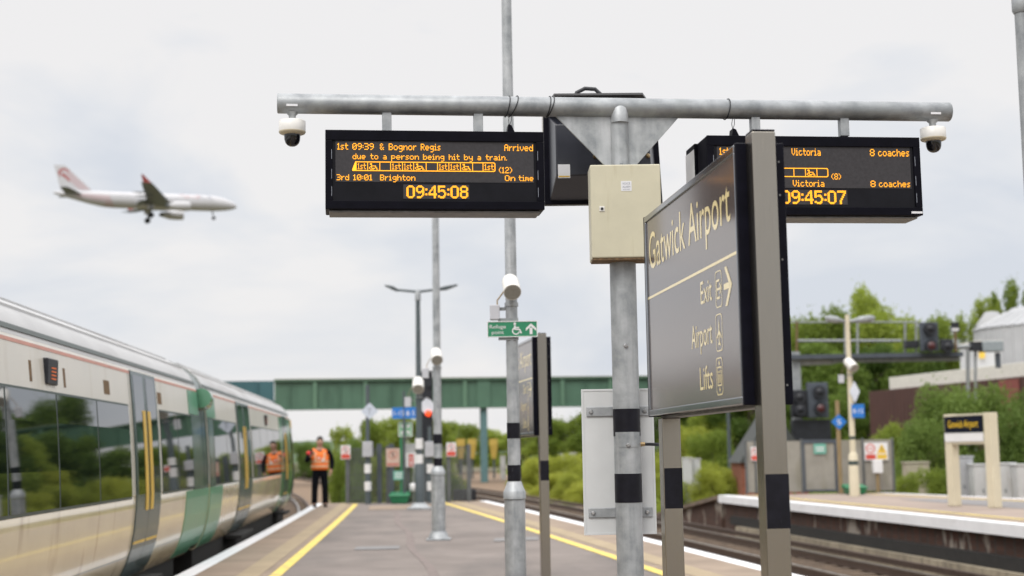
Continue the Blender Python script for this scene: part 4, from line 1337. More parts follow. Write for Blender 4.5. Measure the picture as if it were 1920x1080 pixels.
# local axes: x right in the picture, -y towards the camera
K = 1.85 / 1.80
def k3(v): return (v[0] * K * 1.12,) + tuple(c * K for c in v[1:3]) + tuple(c * K * 1.06 for c in v[3:])
body_v = [k3(v) for v in [
 (0, 0, .96, .14, .10), (0, .0, 1.12, .135, .095), (0, 0, 1.30, .155, .105), (0, .0, 1.44, .12, .09), (0, -.01, 1.53, .055, .058), (0, -.03, 1.60, .07, .08), (0, -.04, 1.68, .078, .098), (0, -.03, 1.755, .06, .075),
 (-.10, 0, .90, .085, .085), (-.12, -.02, .50, .058, .062), (-.13, .01, .09, .04, .045), (-.14, -.13, .035, .04, .03),
 (.10, 0, .90, .085, .085), (.115, -.01, .50, .058, .062), (.12, .02, .09, .04, .045), (.14, -.12, .035, .04, .03),
 (-.20, 0, 1.43, .06, .06), (-.30, .0, 1.18, .046, .048), (-.20, -.20, 1.33, .036, .034), (-.165, -.255, 1.37, .028, .022),
 (.20, 0, 1.43, .06, .06), (.275, .02, 1.16, .046, .048), (.255, -.06, .93, .034, .036), (.235, -.085, .86, .026, .03)]]
be = [(0, 1), (1, 2), (2, 3), (3, 4), (4, 5), (5, 6), (6, 7), (0, 8), (8, 9), (9, 10), (10, 11), (0, 12), (12, 13), (13, 14), (14, 15), (3, 16), (16, 17), (17, 18), (18, 19), (3, 20), (20, 21), (21, 22), (22, 23)]
def hand(vl, el, root_i, base, d, side, curl):
    d = Vector(d).normalized()
    sd_ = Vector(side).normalized()
    pl = d.cross(sd_)
    for k, (off, ln) in enumerate(((-.030, .062), (-.010, .072), (.010, .068), (.028, .052))):
        p0 = Vector(base) + sd_ * off + d * .035
        p1 = p0 + d * ln * .55 + pl * curl * .010
        p2 = p1 + (d * .4 + pl * curl).normalized() * ln * .5
        i = len(vl)
        vl += [(*p0, .0095), (*p1, .0085), (*p2, .007)]
        el += [(root_i, i), (i, i + 1), (i + 1, i + 2)]
    t0 = Vector(base) - sd_ * .032 + d * .005
    t1 = t0 - sd_ * .022 + d * .030 + pl * curl * .012
    t2 = t1 + d * .022 + pl * curl * .012
    i = len(vl)
    vl += [(*t0, .011), (*t1, .0095), (*t2, .008)]
    el += [(root_i, i), (i, i + 1), (i + 1, i + 2)]
hand(body_v, be, 19, body_v[19][:3], (.35, -.5, .6), (.6, .2, .2), 1)
hand(body_v, be, 23, body_v[23][:3], (-.1, -.2, -1), (.1, -1, .1), 1)
bo = skin_mesh('body', body_v, be, skin_m, man, None, 1)
tr_v = [k3(v) for v in [(0, 0, .98, .165, .125), (0, .0, 1.08, .155, .115), (-.095, 0, .86, .105, .105), (-.12, -.02, .50, .082, .085), (-.13, .01, .12, .072, .08), (-.13, .0, .06, .074, .085),
        (.095, 0, .86, .105, .105), (.115, -.01, .50, .082, .085), (.12, .02, .12, .072, .08), (.12, .01, .06, .074, .085)]]
skin_mesh('trousers', tr_v, [(0, 1), (0, 2), (2, 3), (3, 4), (4, 5), (0, 6), (6, 7), (7, 8), (8, 9)], navy, man, None, 2)
ja_v = [k3(v) for v in [(0, 0, 1.02, .165, .12), (0, 0, 1.12, .165, .12), (0, 0, 1.30, .18, .125), (0, 0, 1.44, .15, .105), (0, -.01, 1.51, .075, .075),
        (-.21, 0, 1.43, .08, .08), (-.315, .0, 1.17, .066, .066), (-.215, -.185, 1.32, .05, .05),
        (.21, 0, 1.43, .08, .08), (.29, .02, 1.15, .066, .066), (.262, -.055, .94, .05, .05)]]
skin_mesh('jacket', ja_v, [(0, 1), (1, 2), (2, 3), (3, 4), (3, 5), (5, 6), (6, 7), (3, 8), (8, 9), (9, 10)], navy, man, None, 2)
# vest: an open shell round the torso with straps over the shoulders
TM = ROOT[man.name]
mb = MB(TM)
prof = [(.96, .200, .148), (1.02, .206, .152), (1.12, .204, .150), (1.22, .212, .153), (1.31, .216, .155), (1.37, .20, .150), (1.43, .165, .138)]
n = 32
rings = []
for z, a, b in prof:
    rings.append([(K * 1.10 * a * math.copysign(abs(math.cos(t)) ** .8, math.cos(t)), K * b * math.copysign(abs(math.sin(t)) ** .8, math.sin(t)), K * z) for t in [2 * math.pi * i / n for i in range(n)]])
mb.add([p for r in rings for p in r], [(i * n + k, i * n + (k + 1) % n, (i + 1) * n + (k + 1) % n, (i + 1) * n + k) for i in range(len(prof) - 1) for k in range(n)], True)
for sgn in (-1, 1):
    pts = [(sgn * .115, -.135, 1.38), (sgn * .12, -.10, 1.49), (sgn * .125, 0, 1.525), (sgn * .12, .10, 1.48), (sgn * .115, .135, 1.38)]
    vs = []
    for x, y, z in pts: vs += [(K * (x - .065), K * y, K * z), (K * (x + .065), K * y, K * (z - sgn * x * .25 + .03 - .03))]
    mb.add(vs, [(2 * i, 2 * i + 1, 2 * i + 3, 2 * i + 2) for i in range(4)], True)
vest = mb.build('vest', hvo, man)
so_ = vest.modifiers.new('solid', 'SOLIDIFY'); so_.thickness = .008
def vring(z0, z1):
    mb = MB(TM)
    rr = []
    for z, a, b in ((z0, .2145, .1605), (z1, .2155, .1615)):
        rr.append([(K * 1.10 * a * math.copysign(abs(math.cos(t)) ** .8, math.cos(t)), K * b * math.copysign(abs(math.sin(t)) ** .8, math.sin(t)), K * z) for t in [2 * math.pi * i / n for i in range(n)]])
    mb.add(rr[0] + rr[1], [(k, (k + 1) % n, n + (k + 1) % n, n + k) for k in range(n)], True)
    mb.build('reflective_strip', hvs, vest)
vring(1.03, 1.075); vring(1.15, 1.195)
for sgn in (-1, 1):
    mb = MB(TM)
    mb.prism([(K * (sgn * .115 - .024), -K * .162, K * 1.20), (K * (sgn * .115 + .024), -K * .162, K * 1.20), (K * (sgn * .12 + .024), -K * .148, K * 1.41), (K * (sgn * .12 - .024), -K * .148, K * 1.41)], (0, -.006, 0))
    mb.build('reflective_strip', hvs, vest)
mb = MB(TM); mb.bx(K * -.06, K * .0, -K * .172, -K * .163, K * 1.245, K * 1.285); mb.bx(K * .05, K * .10, -K * .174, -K * .163, K * 1.18, K * 1.25); mb.build('badge', white_s, vest)
# head details: hair, eyes, nose, mouth, ears; shoes; red hand lamp
mb = MB(TM)
pr = []
for i in range(9):
    a = R(-12 + i * 102 / 8)
    pr.append((max(.0, .088 * K * math.cos(a)), .105 * K * math.sin(a)))
mb.lathe(pr, (0, .004 * K, 1.735 * K), 20); mb.build('hair', hair_m, bo)
mb = MB(TM)
for sgn in (-1, 1): mb.lathe([(.013, 0), (.010, .005), (0, .007)], (sgn * .032, -.128 * K, 1.685 * K), 10, (0, -1, 0))
mb.build('eyes', dkink, bo)
mb = MB(TM); mb.lathe([(.018, 0), (.012, .018), (.004, .028)], (0, -.122 * K, 1.655 * K), 10, (0, -1, -.3))
for sgn in (-1, 1): mb.lathe([(.030, -.01), (.026, .012), (.01, .016)], (sgn * .076 * K, -.03 * K, 1.675 * K), 10, (sgn, -.3, 0))
mb.build('nose_and_ears', skin_m, bo)
mb = MB(TM); mb.bx(-.026, .026, -.122 * K, -.112 * K, 1.613 * K, 1.623 * K); mb.build('mouth', M('lips', (.30, .12, .10), .6), bo)
for sgn, x in ((-1, -.14), (1, .138)):
    mb = MB(TM)
    T0 = mb.T
    pts = [(.048, .09), (.052, .0), (.055, -.10), (.045, -.17), (.02, -.195)]
    low = [(x * K - w_ * K, y * K) for w_, y in pts] + [(x * K + w_ * K, y * K) for w_, y in pts[::-1]]
    mb.prism([(a, b, 0.0) for a, b in low], (0, 0, .075)); mb.build('shoe', shoe_m, man, .02)
hl = TM @ Vector((-.165 * K - .13, -.30 * K, 1.40 * K))
root = thing('hand_lamp', 'small red signal lamp held up in the man\'s hand', 'lamp', hl)
mb = MB(); mb.lathe([(.045, -.05), (.05, -.03), (.05, .05), (.03, .06)], hl, 16, (-.2, -1, 0)); mb.build('lamp_body', red_pl, root)
mb = MB(); mb.tube([hl + Vector((.02, .02, -.02)), hl + Vector((.13, .03, -.02))], .018, 10); mb.build('handle', sack, root)

# ------------------------------------------------------------------ the train
PROF = [(-.24, .06), (-.20, .10), (-.145, .18), (-.10, .28), (-.055, .42), (-.022, .62), (-.004, .85), (0, 1.0), (-.012, 1.3), (-.037, 1.7), (-.062, 2.0), (-.092, 2.30), (-.100, 2.36), (-.135, 2.44), (-.20, 2.55), (-.34, 2.67), (-.58, 2.79), (-.95, 2.87), (-1.4, 2.90)]
def prof_u(z):
    for (u0, z0), (u1, z1) in zip(PROF, PROF[1:]):
        if z0 <= z <= z1: return u0 + (u1 - u0) * (z - z0) / (z1 - z0)
    return PROF[0][0] if z < PROF[0][1] else PROF[-1][0]
def side_strip(mb, s0, s1, z0, z1, off, th=.01, mirror=False):
    """a curved panel hugging the body side between two heights"""
    zs = [z0] + [z for u, z in PROF if z0 + .01 < z < z1 - .01] + [z1]
    vs = []
    for z in zs:
        u = prof_u(z)
        uo, ui = u + off, u + off - th
        if mirror: uo, ui = -2.8 - uo, -2.8 - ui
        for uu in (uo, ui):
            for s in (s0, s1): vs.append((uu, s, z))
    fs = []
    for i in range(len(zs) - 1):
        a, b = 4 * i, 4 * i + 4
        fs += [(a, a + 1, b + 1, b), (a + 2, b + 2, b + 3, a + 3), (a, b, b + 2, a + 2), (a + 1, a + 3, b + 3, b + 1)]
    m = 4 * (len(zs) - 1)
    fs += [(0, 2, 3, 1), (m, m + 1, m + 3, m + 2)]
    if mirror: fs = [f[::-1] for f in fs]
    mb.add(vs, fs, False)
def tube_body(mb, pr, s0, s1):
    full = pr + [(-2.8 - u, z) for u, z in pr[::-1][(1 if abs(pr[-1][0] + 1.4) < 1e-3 else 0):]]
    n = len(full)
    vs = [(u, s, z) for s in (s0, s1) for u, z in full]
    mb.add(vs, [(i, n + i, n + i + 1, i + 1) for i in range(n - 1)], True)
    mb.add(vs, [tuple(range(n)), tuple(range(2 * n - 1, n - 1, -1))])
def coach(T, L, label, wins, doors, greens, disp, slots, squares, cab=False):
    root = thing('train_coach', label, 'train coach', T @ Vector((-1.4, 0, -.915)), 0, 'coaches of the electric train')
    lo = [p for p in PROF if p[1] <= 1.0]
    up_ = [(0, 1.0)] + [p for p in PROF if 1.0 < p[1] <= 2.36]
    rf = [(-.100, 2.36)] + [p for p in PROF if p[1] > 2.36]
    Lb = L - (1.3 if cab else 0)
    mb = MB(T); tube_body(mb, lo, 0, Lb); body = mb.build('lower_body', coach_tan_reflection, root)
    mb = MB(T); tube_body(mb, [(u, z + .001) for u, z in up_], 0, Lb); mb.build('upper_body', coach_cream, root)
    mb = MB(T); tube_body(mb, [(u, z + .002) for u, z in rf], 0, Lb); roof = mb.build('roof', coach_roof, root)
    for mir in (False, True):
        mb = MB(T); side_strip(mb, 0, Lb, 2.405, 2.45, .012, .012, mir); mb.build('gutter', coach_dark, root)
        mb = MB(T); side_strip(mb, 0, Lb, 2.305, 2.335, .004, .006, mir); mb.build('red_stripe', coach_red, root)
        for s0, s1 in wins:
            mb = MB(T); side_strip(mb, s0, s1, .965, 1.965, .003, .006, mir); fr = mb.build('window_frame', coach_dark, root)
            nsp = max(1, round((s1 - s0) / 1.5))
            for k in range(nsp):
                a, b = s0 + (s1 - s0) * k / nsp + .022, s0 + (s1 - s0) * (k + 1) / nsp - .022
                mb = MB(T); side_strip(mb, a, b, .99, 1.945, .007, .004, mir); mb.build('pane', glass, fr)
        for ss_ in [q for w2 in wins for q in (w2[0] - .12, w2[1] + .10)]:
            if .2 < ss_ < Lb - .2:
                mb = MB(T); side_strip(mb, ss_, ss_ + .009, .10, 2.30, .0022, .004, mir); mb.build('panel_seam', coach_dark, root)
        mb = MB(T); side_strip(mb, .02, Lb - .02, .345, .353, .0022, .004, mir); mb.build('panel_seam', coach_dark, root)
        for uu in (.30, .52, .76, 1.02):
            x = -uu if not mir else -2.8 + uu
            zr_ = next(z0 + (z1 - z0) * (-uu - u0) / (u1 - u0) for (u0, z0), (u1, z1) in zip(PROF, PROF[1:]) if z0 > 2.3 and u1 <= -uu <= u0)
            mb = MB(T); mb.bx(x - .014, x + .014, .05, Lb - .05, zr_ - .02, zr_ + .016); mb.build('roof_rib', coach_roof, roof)
        for s0, s1 in doors:
            sm_ = (s0 + s1) / 2
            for a, b, edge in ((s0, sm_ - .006, 1), (sm_ + .006, s1, -1)):
                if edge > 0:
                    mb = MB(T); side_strip(mb, s0 - .028, s1 + .028, .085, 2.345, .0055, .008, mir); mb.build('door_seal', coach_dark, root)
                mb = MB(T); side_strip(mb, a, b, .09, 2.34, .010, .012, mir); leaf = mb.build('door', door_teal, root)
                mb = MB(T); side_strip(mb, a + .09, b - .09, 1.0, 2.30, .013, .005, mir); mb.build('pane', glass, leaf)
                q0, q1 = (b - .22, b - .06) if edge > 0 else (a + .06, a + .22)
                mb = MB(T); side_strip(mb, q0, q1, .82, 1.92, .018, .006, mir); mb.build('grab_strip', yellow_pt, leaf)
                mb = MB(T); side_strip(mb, a + .03, b - .03, .47, .50, .0125, .004, mir); mb.build('yellow_line_reflection', yellow_pt, leaf)  # reflection of the platform's yellow line, painted as a strip on the leaf
            mb = MB(T); u = -.13; x0, x1 = (u - .12, u + .16) if not mir else (-2.8 - u - .16, -2.8 - u + .12)
            mb.bx(x0, x1, s0 - .05, s1 + .05, .0, .05); mb.build('footstep', undergear, root)
        for s0, s1, z0, z1, mat in greens:
            mb = MB(T); side_strip(mb, s0, s1, z0, z1, .0085, .009, mir); mb.build('green_panel', mat, root)
        for s in disp:
            mb = MB(T); u = prof_u(2.14); x = u if not mir else -2.8 - u
            mb.bx(x - .04, x + .035, s - .17, s + .17, 2.02, 2.24); d_ = mb.build('destination_display', signal_blk, root, .01)
            mb = MB(T)
            xf = x + .036 if not mir else x - .041
            for j in range(4):
                mb.bx(xf, xf + .003, s - .06, s + .09, 2.065 + j * .03, 2.075 + j * .03)
            mb.build('led_rows', disp_orange, d_)
        for s in slots:
            mb = MB(T); side_strip(mb, s - .035, s + .035, 2.02, 2.19, .003, .005, mir); mb.build('vent_slot', rust, root)
        for s in squares:
            mb = MB(T); side_strip(mb, s - .13, s + .13, 2.03, 2.17, .003, .005, mir); mb.build('indicator', rust, root)
    mb = MB(T); mb.bx(-2.5, -.28, .2, L - .6, -.42, .055); mb.build('underframe', undergear, root)
    for s in (2.6, L - 3.2):
        mb = MB(T)
        mb.bx(-2.45, -.30, s - 1.5, s + 1.5, -.55, -.425)
        for ds in (-1.3, 1.3):
            for u in (-.66, -2.16): mb.lathe([(.42, -.06), (.42, .06)], (u, s + ds, -.49), 20, (1, 0, 0))
        mb.build('bogie', undergear, root)
    mb = MB(T)
    k = 5.0
    while k < L - 6:
        mb.bx(-.62, -.30, k, k + 1.4, -.62, -.43); k += 2.1
    mb.build('equipment_boxes', undergear, root)
    if not cab:
        mb = MB(T)
        k = 12.4
        for j in range(3):
            mb.bx(-1.75, -.95, k, k + 1.2, 2.903, 2.935); k += 1.45
        mb.build('roof_vent', M('roof_vent_grey', (.12, .09, .08), .7), roof)
    return root
tdir = Vector((-.067, 1, 0)).normalized()
ox = -2.887 - .15
Ys = -.4
T1 = frame((ox - .067 * Ys, Ys, 0), (tdir.y, -tdir.x, 0), tdir)
nrm = math.hypot(1, .067)
s1_ = lambda y: (y - Ys) * nrm
wins1 = [(s1_(.9), s1_(5.2)), (s1_(7.6), s1_(15.2)), (s1_(17.05), s1_(19.75))]
wins1 = [(s1_(.9), s1_(5.3)), (s1_(7.55), s1_(15.2)), (s1_(17.0), s1_(19.4))]
coach(T1, s1_(20.05), 'nearer coach of the cream and green train, dark windows and orange display', wins1,
      [(s1_(5.7), s1_(7.2)), (s1_(15.42), s1_(16.85))], [(s1_(18.75), s1_(20.04), .09, .955, coach_pale), (s1_(19.35), s1_(20.04), .96, 1.97, coach_deep), (s1_(19.25), s1_(20.04), 1.975, 2.30, coach_pale)], [s1_(12.0)], [s1_(11.4), s1_(12.5)], [s1_(14.2), s1_(17.1)])
O2 = Vector((ox - .067 * 20.85, 20.85, 0))
e2 = Vector((-4.434 - .079 * (37.8 - 20.85), 37.8, 0))
t2 = (e2 - O2).normalized()
T2 = frame(O2, (t2.y, -t2.x, 0), t2)
n2 = 1 / t2.y
s2_ = lambda y: (y - 20.85) * n2
L2 = s2_(37.8)
c2 = coach(T2, L2, 'leading coach of the cream and green train with its green cab end', [(s2_(21.5), s2_(24.5)), (s2_(26.95), s2_(33.2))],
      [(s2_(24.7), s2_(26.7)), (s2_(34.1), s2_(35.35))], [(.01, s2_(22.3), .09, .955, coach_pale), (.01, s2_(21.45), .96, 1.97, coach_deep), (.01, s2_(21.8), 1.975, 2.30, coach_pale), (s2_(33.25), s2_(34.05), .09, 2.30, coach_green), (s2_(35.4), s2_(36.45), .09, 2.30, coach_green)], [s2_(30.0)], [], [], cab=True)
# cab end: the profile shrinks and rakes back
mb = MB(T2)
rings = []
Lb = L2 - 1.3
for fr, (sc_, dz) in enumerate(((1, 0), (.985, 0), (.93, 0), (.80, 0))):
    full = PROF + [(-2.8 - u, z) for u, z in PROF[::-1][1:]]
    ss = (0, .55, 1.0, 1.28)[fr]
    rg = []
    for u, z in full:
        rake = .55 * max(0, (z - 1.0) / 1.9) ** 1.4 * (ss / 1.28)
        rg.append((-1.4 + (u + 1.4) * sc_, Lb + .004 + ss - rake, z - (max(0, z - 2.2) * .22 * ss / 1.28)))
    rings.append(rg)
nn = len(rings[0])
mb.add([p for r in rings for p in r], [(i * nn + k, (i + 1) * nn + k, (i + 1) * nn + k + 1, i * nn + k + 1) for i in range(3) for k in range(nn - 1)], True)
mb.add(rings[3], [tuple(range(nn))])
mb.build('cab_shell', coach_green, c2)
mb = MB(T2)
mb.bx(-2.3, -.5, Lb + .82, Lb + 1.40, .1, 1.15); mb.build('cab_front', signal_blk, c2, .05)
mb = MB(T2); side_strip(mb, Lb + .60, Lb + 1.0, .2, 1.2, -.02, .03); side_strip(mb, Lb + .50, Lb + .86, 1.2, 1.8, -.02, .03); side_strip(mb, Lb + .36, Lb + .72, 1.8, 2.3, -.02, .03); mb.build('cab_edge', signal_blk, c2)
mb = MB(T2); side_strip(mb, Lb - .28, Lb + .25, 1.05, 1.95, .009, .004); mb.build('cab_window', glass, c2)
mb = MB(T2); side_strip(mb, Lb + .1, Lb + .5, 2.1, 2.3, .012, .006); mb.build('yellow_panel', yellow_pt, c2)
for u in (-.35, -2.45):
    mb = MB(T2); mb.lathe([(.1, 0), (.09, .04)], (u - .05, Lb + 1.30, .75), 14, (0, 1, 0)); mb.build('headlight', white_s, c2)
# gangway bellows between the coaches
gO = T1 @ Vector((0, s1_(20.06), 0))
gl = (O2 - gO).length
T3 = frame(gO, ((O2 - gO).normalized().y, -(O2 - gO).normalized().x, 0), (O2 - gO))
gang = thing('gangway', 'green gangway shroud joining the two coaches', 'gangway', T3 @ Vector((-1.4, .3, -.9)))
shr = lambda pr, d: [(max(-1.4, u - d), z if z < 2.3 else z - d * .6) for u, z in pr]
mb = MB(T3); tube_body(mb, shr(PROF[1:], .016), .002, gl - .003); mb.build('shroud', coach_deep, gang)
mb = MB(T3); side_strip(mb, .02, gl - .02, .16, .95, -.008, .006); mb.build('shroud_lower_panel', coach_pale, gang)
mb = MB(T3)
for k in range(3):
    s = .12 + k * (gl - .25) / 2
    side_strip(mb, s, s + .05, 1.0, 2.3, -.010, .004)
mb.build('shroud_rib', coach_deep, gang)
mb = MB(T3); q = T3.inverted() @ P(390, 742, 21.0); mb.lathe([(.14, -.18), (.15, 0), (.12, .16), (.05, .2)], (-.05, gl * .5, 2.2), 16, (0, 1, -.15)); mb.bx(-.11, -.01, gl * .5 - .03, gl * .5 + .03, 2.1, 2.2); mb.build('camera_pod', coach_green, gang)

# ------------------------------------------------------------------ green bridge
BY = 116.0
bl, brt = P(515, 712, BY), P(1420, 704, 121.5)
bdir = Vector((brt.x - bl.x, brt.y - bl.y, 0)).normalized()
bz1 = P(515, 712, bl.y).z
bz0 = P(550, 767, bl.y).z
bz1, bz0 = 7.55, 5.02
TB = frame((bl.x, bl.y, 0), bdir, (0, 0, 1))
BLn = (brt - bl).length + 4
bridge = thing('girder_bridge', 'dark green steel girder bridge crossing the tracks beyond the platform', 'bridge', TB @ Vector((20, -1.1, 0)))
mb = MB(TB); mb.bx(0, BLn, bz0 + .12, bz1 - .22, -.12, 0); mb.build('girder', br_green, bridge)
mb = MB(TB); mb.bx(-.05, BLn, bz1 - .22, bz1 - .06, -.35, .28); mb.build('top_flange', br_green, bridge, .02)
mb = MB(TB); mb.bx(-.05, BLn, bz1 - .055, bz1, -.35, .30); mb.build('top_edge', br_top, bridge)
mb = MB(TB); mb.bx(-.05, BLn, bz0, bz0 + .12, -.35, .30); mb.build('bottom_flange', br_green, bridge, .02)
k, i = 1.2, 0
while k < BLn - .3:
    mb = MB(TB)
    wd = .16 if i % 2 else .05
    mb.bx(k - wd, k + wd, bz0 + .125, bz1 - .225, .001, .2 if i % 2 else .12)
    mb.build('stiffener', br_green2 if i % 2 else br_green, bridge)
    k += 2.05
    i += 1
mb = MB(TB); mb.bx(-14, -.06, bz0 + .05, bz1 - .12, -.35, -.05); mb.build('blue_girder', br_blue, bridge)
mb = MB(TB)
for k in range(6): mb.bx(-13 + k * 2.3, -12.85 + k * 2.3, bz0 + .06, bz1 - .13, -.049, .1)
mb.build('blue_stiffener', br_blue, bridge)
mb = MB(TB); mb.bx(-14, BLn, bz0 + .3, bz0 + .8, -5.0, -.36); mb.build('deck', br_green, bridge)
for u in ((G(905, 902, -1.05) - bl).x + 0.4, (G(905, 902, -1.05) - bl).x - 30):
    mb = MB(TB)
    mb.bx(u - .28, u + .28, -1.2, bz0 - .002, -.6, -.05)
    mb.build('column', M('bridge_column', (.10, .19, .20), .6, var=.15), bridge, .03)
    mb = MB(TB); mb.bx(u - .55, u + .55, bz0 + .125, bz1 - .225, .002, .14); mb.build('bearing_stiffener', br_green, bridge)

# ------------------------------------------------------------------ trees
def crown(seed, n, lobes, leaf, flat=1.0):
    rg = np.random.default_rng(seed)
    L_ = np.array(lobes, float)
    wgt = (L_[:, 3] * L_[:, 4]) ** 1.0
    idx = rg.choice(len(L_), n, p=wgt / wgt.sum())
    d = rg.normal(size=(n, 3))
    d /= np.linalg.norm(d, axis=1)[:, None]
    r = rg.random(n) ** .38
    r *= 1 + .30 * np.abs(rg.normal(size=n)) * (rg.random(n) < .22)
    p = L_[idx, :3] + d * (r[:, None] * np.stack([L_[idx, 3], L_[idx, 3], L_[idx, 4]], 1))
    a = rg.normal(size=(n, 3)); a /= np.linalg.norm(a, axis=1)[:, None]
    a = a * .7 + d * .3
    b = np.cross(a, rg.normal(size=(n, 3))); b /= np.linalg.norm(b, axis=1)[:, None]
    c = np.cross(a, b); c /= np.linalg.norm(c, axis=1)[:, None]
    sz = leaf * (.5 + rg.random(n))
    q = np.stack([p - b * sz[:, None], p + c * sz[:, None] * .55, p + b * sz[:, None], p - c * sz[:, None] * .55], 1)
    return q.reshape(-1, 3)
def leaf_mesh(name, co, mat):
    n = len(co) // 4
    me = bpy.data.meshes.new(name)
    me.vertices.add(4 * n)
    me.vertices.foreach_set('co', co.astype(np.float32).ravel())
    me.loops.add(4 * n)
    me.loops.foreach_set('vertex_index', np.arange(4 * n, dtype=np.int32))
    me.polygons.add(n)
    me.polygons.foreach_set('loop_start', np.arange(0, 4 * n, 4, dtype=np.int32))
    me.materials.append(mat)
    me.update(calc_edges=True)
    me.validate()
    return me
PROT = {}
def proto(kind, seed):
    """unit tree or bush, 1 m tall and about 1 m wide"""
    key = (kind, seed)
    if key in PROT: return PROT[key]
    rg = random.Random(seed * 31 + len(kind))
    lobes = []
    if kind == 'tree':
        for i in range(26):
            a = rg.random() * 6.28
            z = .22 + .74 * rg.random()
            rad = .34 * math.sqrt(max(.05, 1 - ((z - .52) / .52) ** 2)) * (.4 + .6 * rg.random())
            s = .07 + .09 * rg.random()
            lobes.append((rad * math.cos(a), rad * math.sin(a), z, s, s * .8))
        co = crown(seed, 15000, lobes, .0135)
    elif kind == 'sparse':
        for i in range(30):
            a = rg.random() * 6.28
            z = .12 + .84 * rg.random()
            rad = .38 * math.sqrt(max(.05, 1 - ((z - .5) / .55) ** 2)) * (.3 + .7 * rg.random())
            s = .04 + .07 * rg.random()
            lobes.append((rad * math.cos(a), rad * math.sin(a), z, s, s))
        co = crown(seed, 9000, lobes, .0145)
    else:
        for i in range(22):
            a = rg.random() * 6.28
            z = .08 + .80 * rg.random() ** 1.2
            rad = .46 * (1 - .55 * z) * (.3 + .7 * rg.random())
            s = .10 + .10 * rg.random()
            lobes.append((rad * math.cos(a), rad * math.sin(a), z * .9, s, s * .9))
        co = crown(seed, 14000, lobes, .0145)
        co[:, 2] = np.abs(co[:, 2])
    mb = MB()
    if kind == 'bush':
        for i in range(5):
            a = rg.random() * 6.28
            mb.tube([(.03 * math.cos(a), .03 * math.sin(a), 0), (.15 * math.cos(a), .15 * math.sin(a), .3), (.25 * math.cos(a), .25 * math.sin(a), .6)], [.012, .008, .003], 6)
    else:
        mb.tube([(0, 0, 0), (.01, .0, .2), (-.01, .01, .45), (.0, 0, .8)], [.028, .022, .014, .004], 9)
        for i in range(7):
            a = rg.random() * 6.28
            z = .2 + .5 * rg.random()
            mb.tube([(0, 0, z), (.14 * math.cos(a), .14 * math.sin(a), z + .10), (.28 * math.cos(a), .28 * math.sin(a), z + .22)], [.011, .007, .002], 6)
    PROT[key] = (co, mb)
    return PROT[key]
MESH = {}
def plant(kind, seed, mat, base, h, wid, label, cat, group, name, rotz=0.0):
    co, tb = proto(kind, seed)
    k1, k2 = ('c', kind, seed, mat.name), ('t', kind, seed)
    if k1 not in MESH: MESH[k1] = leaf_mesh('crown', co, mat)
    if k2 not in MESH:
        me = bpy.data.meshes.new('trunk')
        me.from_pydata([v[:] for v in tb.v], [], tb.f)
        me.materials.append(bark)
        MESH[k2] = me
    root = bpy.data.objects.new(name, None)
    COL.objects.link(root)
    root.location = base
    root.rotation_euler = (0, 0, rotz)
    root.scale = (wid, wid, h)
    prop(root, label, cat, group)
    for nm, me in (('crown' if kind != 'bush' else 'foliage', MESH[k1]), ('trunk' if kind != 'bush' else 'stems', MESH[k2])):
        o = bpy.data.objects.new(nm, me)
        COL.objects.link(o)
        o.parent = root
    return root
GZ = -1.35
def tree_at(px, ytop, Y, wpx, kind, mat, label, cat, group, name, seed, gz=GZ):
    t = P(px, ytop, Y)
    h = (t.z - gz) * 1.02
    plant(kind, seed, mat, (t.x, Y, gz), h, wpx / F_PX * Y * 1.15, label, cat, group, name, rnd.random() * 6.28)
# beyond the fence, left to right
LB = 'bushy hedgerow tree beyond the fence and under the bridge'
for i, (px, yt, Y, wpx, k, m) in enumerate([
    (566, 822, 150, 60, 'bush', leaf_grey), (590, 826, 210, 90, 'bush', leaf_grey),
    (640, 800, 62, 70, 'sparse', leaf_mid), (668, 808, 56, 60, 'bush', leaf_grey), (700, 796, 74, 90, 'tree', leaf_mid), (735, 786, 90, 110, 'tree', leaf_mid), (770, 790, 84, 100, 'tree', leaf_mid),
    (640, 838, 48, 60, 'bush', leaf_mid), (665, 850, 46, 60, 'bush', leaf_grey), (700, 842, 50, 70, 'bush', leaf_mid), (740, 838, 52, 80, 'bush', leaf_mid), (780, 842, 50, 70, 'bush', leaf_dark), (822, 836, 54, 80, 'bush', leaf_mid),
    (845, 880, 45.5, 50, 'bush', leaf_dark), (868, 884, 46.5, 44, 'bush', leaf_mid),
    (810, 792, 150, 110, 'tree', leaf_mid), (860, 798, 170, 130, 'tree', leaf_mid), (905, 806, 180, 120, 'tree', leaf_mid), (945, 818, 185, 110, 'tree', leaf_mid),
    (985, 812, 170, 110, 'tree', leaf_mid)]):
    nm = 'bush' if k == 'bush' else 'tree'
    tree_at(px, yt, Y, wpx, k, m, LB if nm == 'tree' else 'green bush in the hedgerow beyond the end fence', nm, 'trees beyond the end fence' if nm == 'tree' else 'bushes beyond the end fence', nm if nm == 'bush' else 'hedgerow_tree', 1 + i % 3)
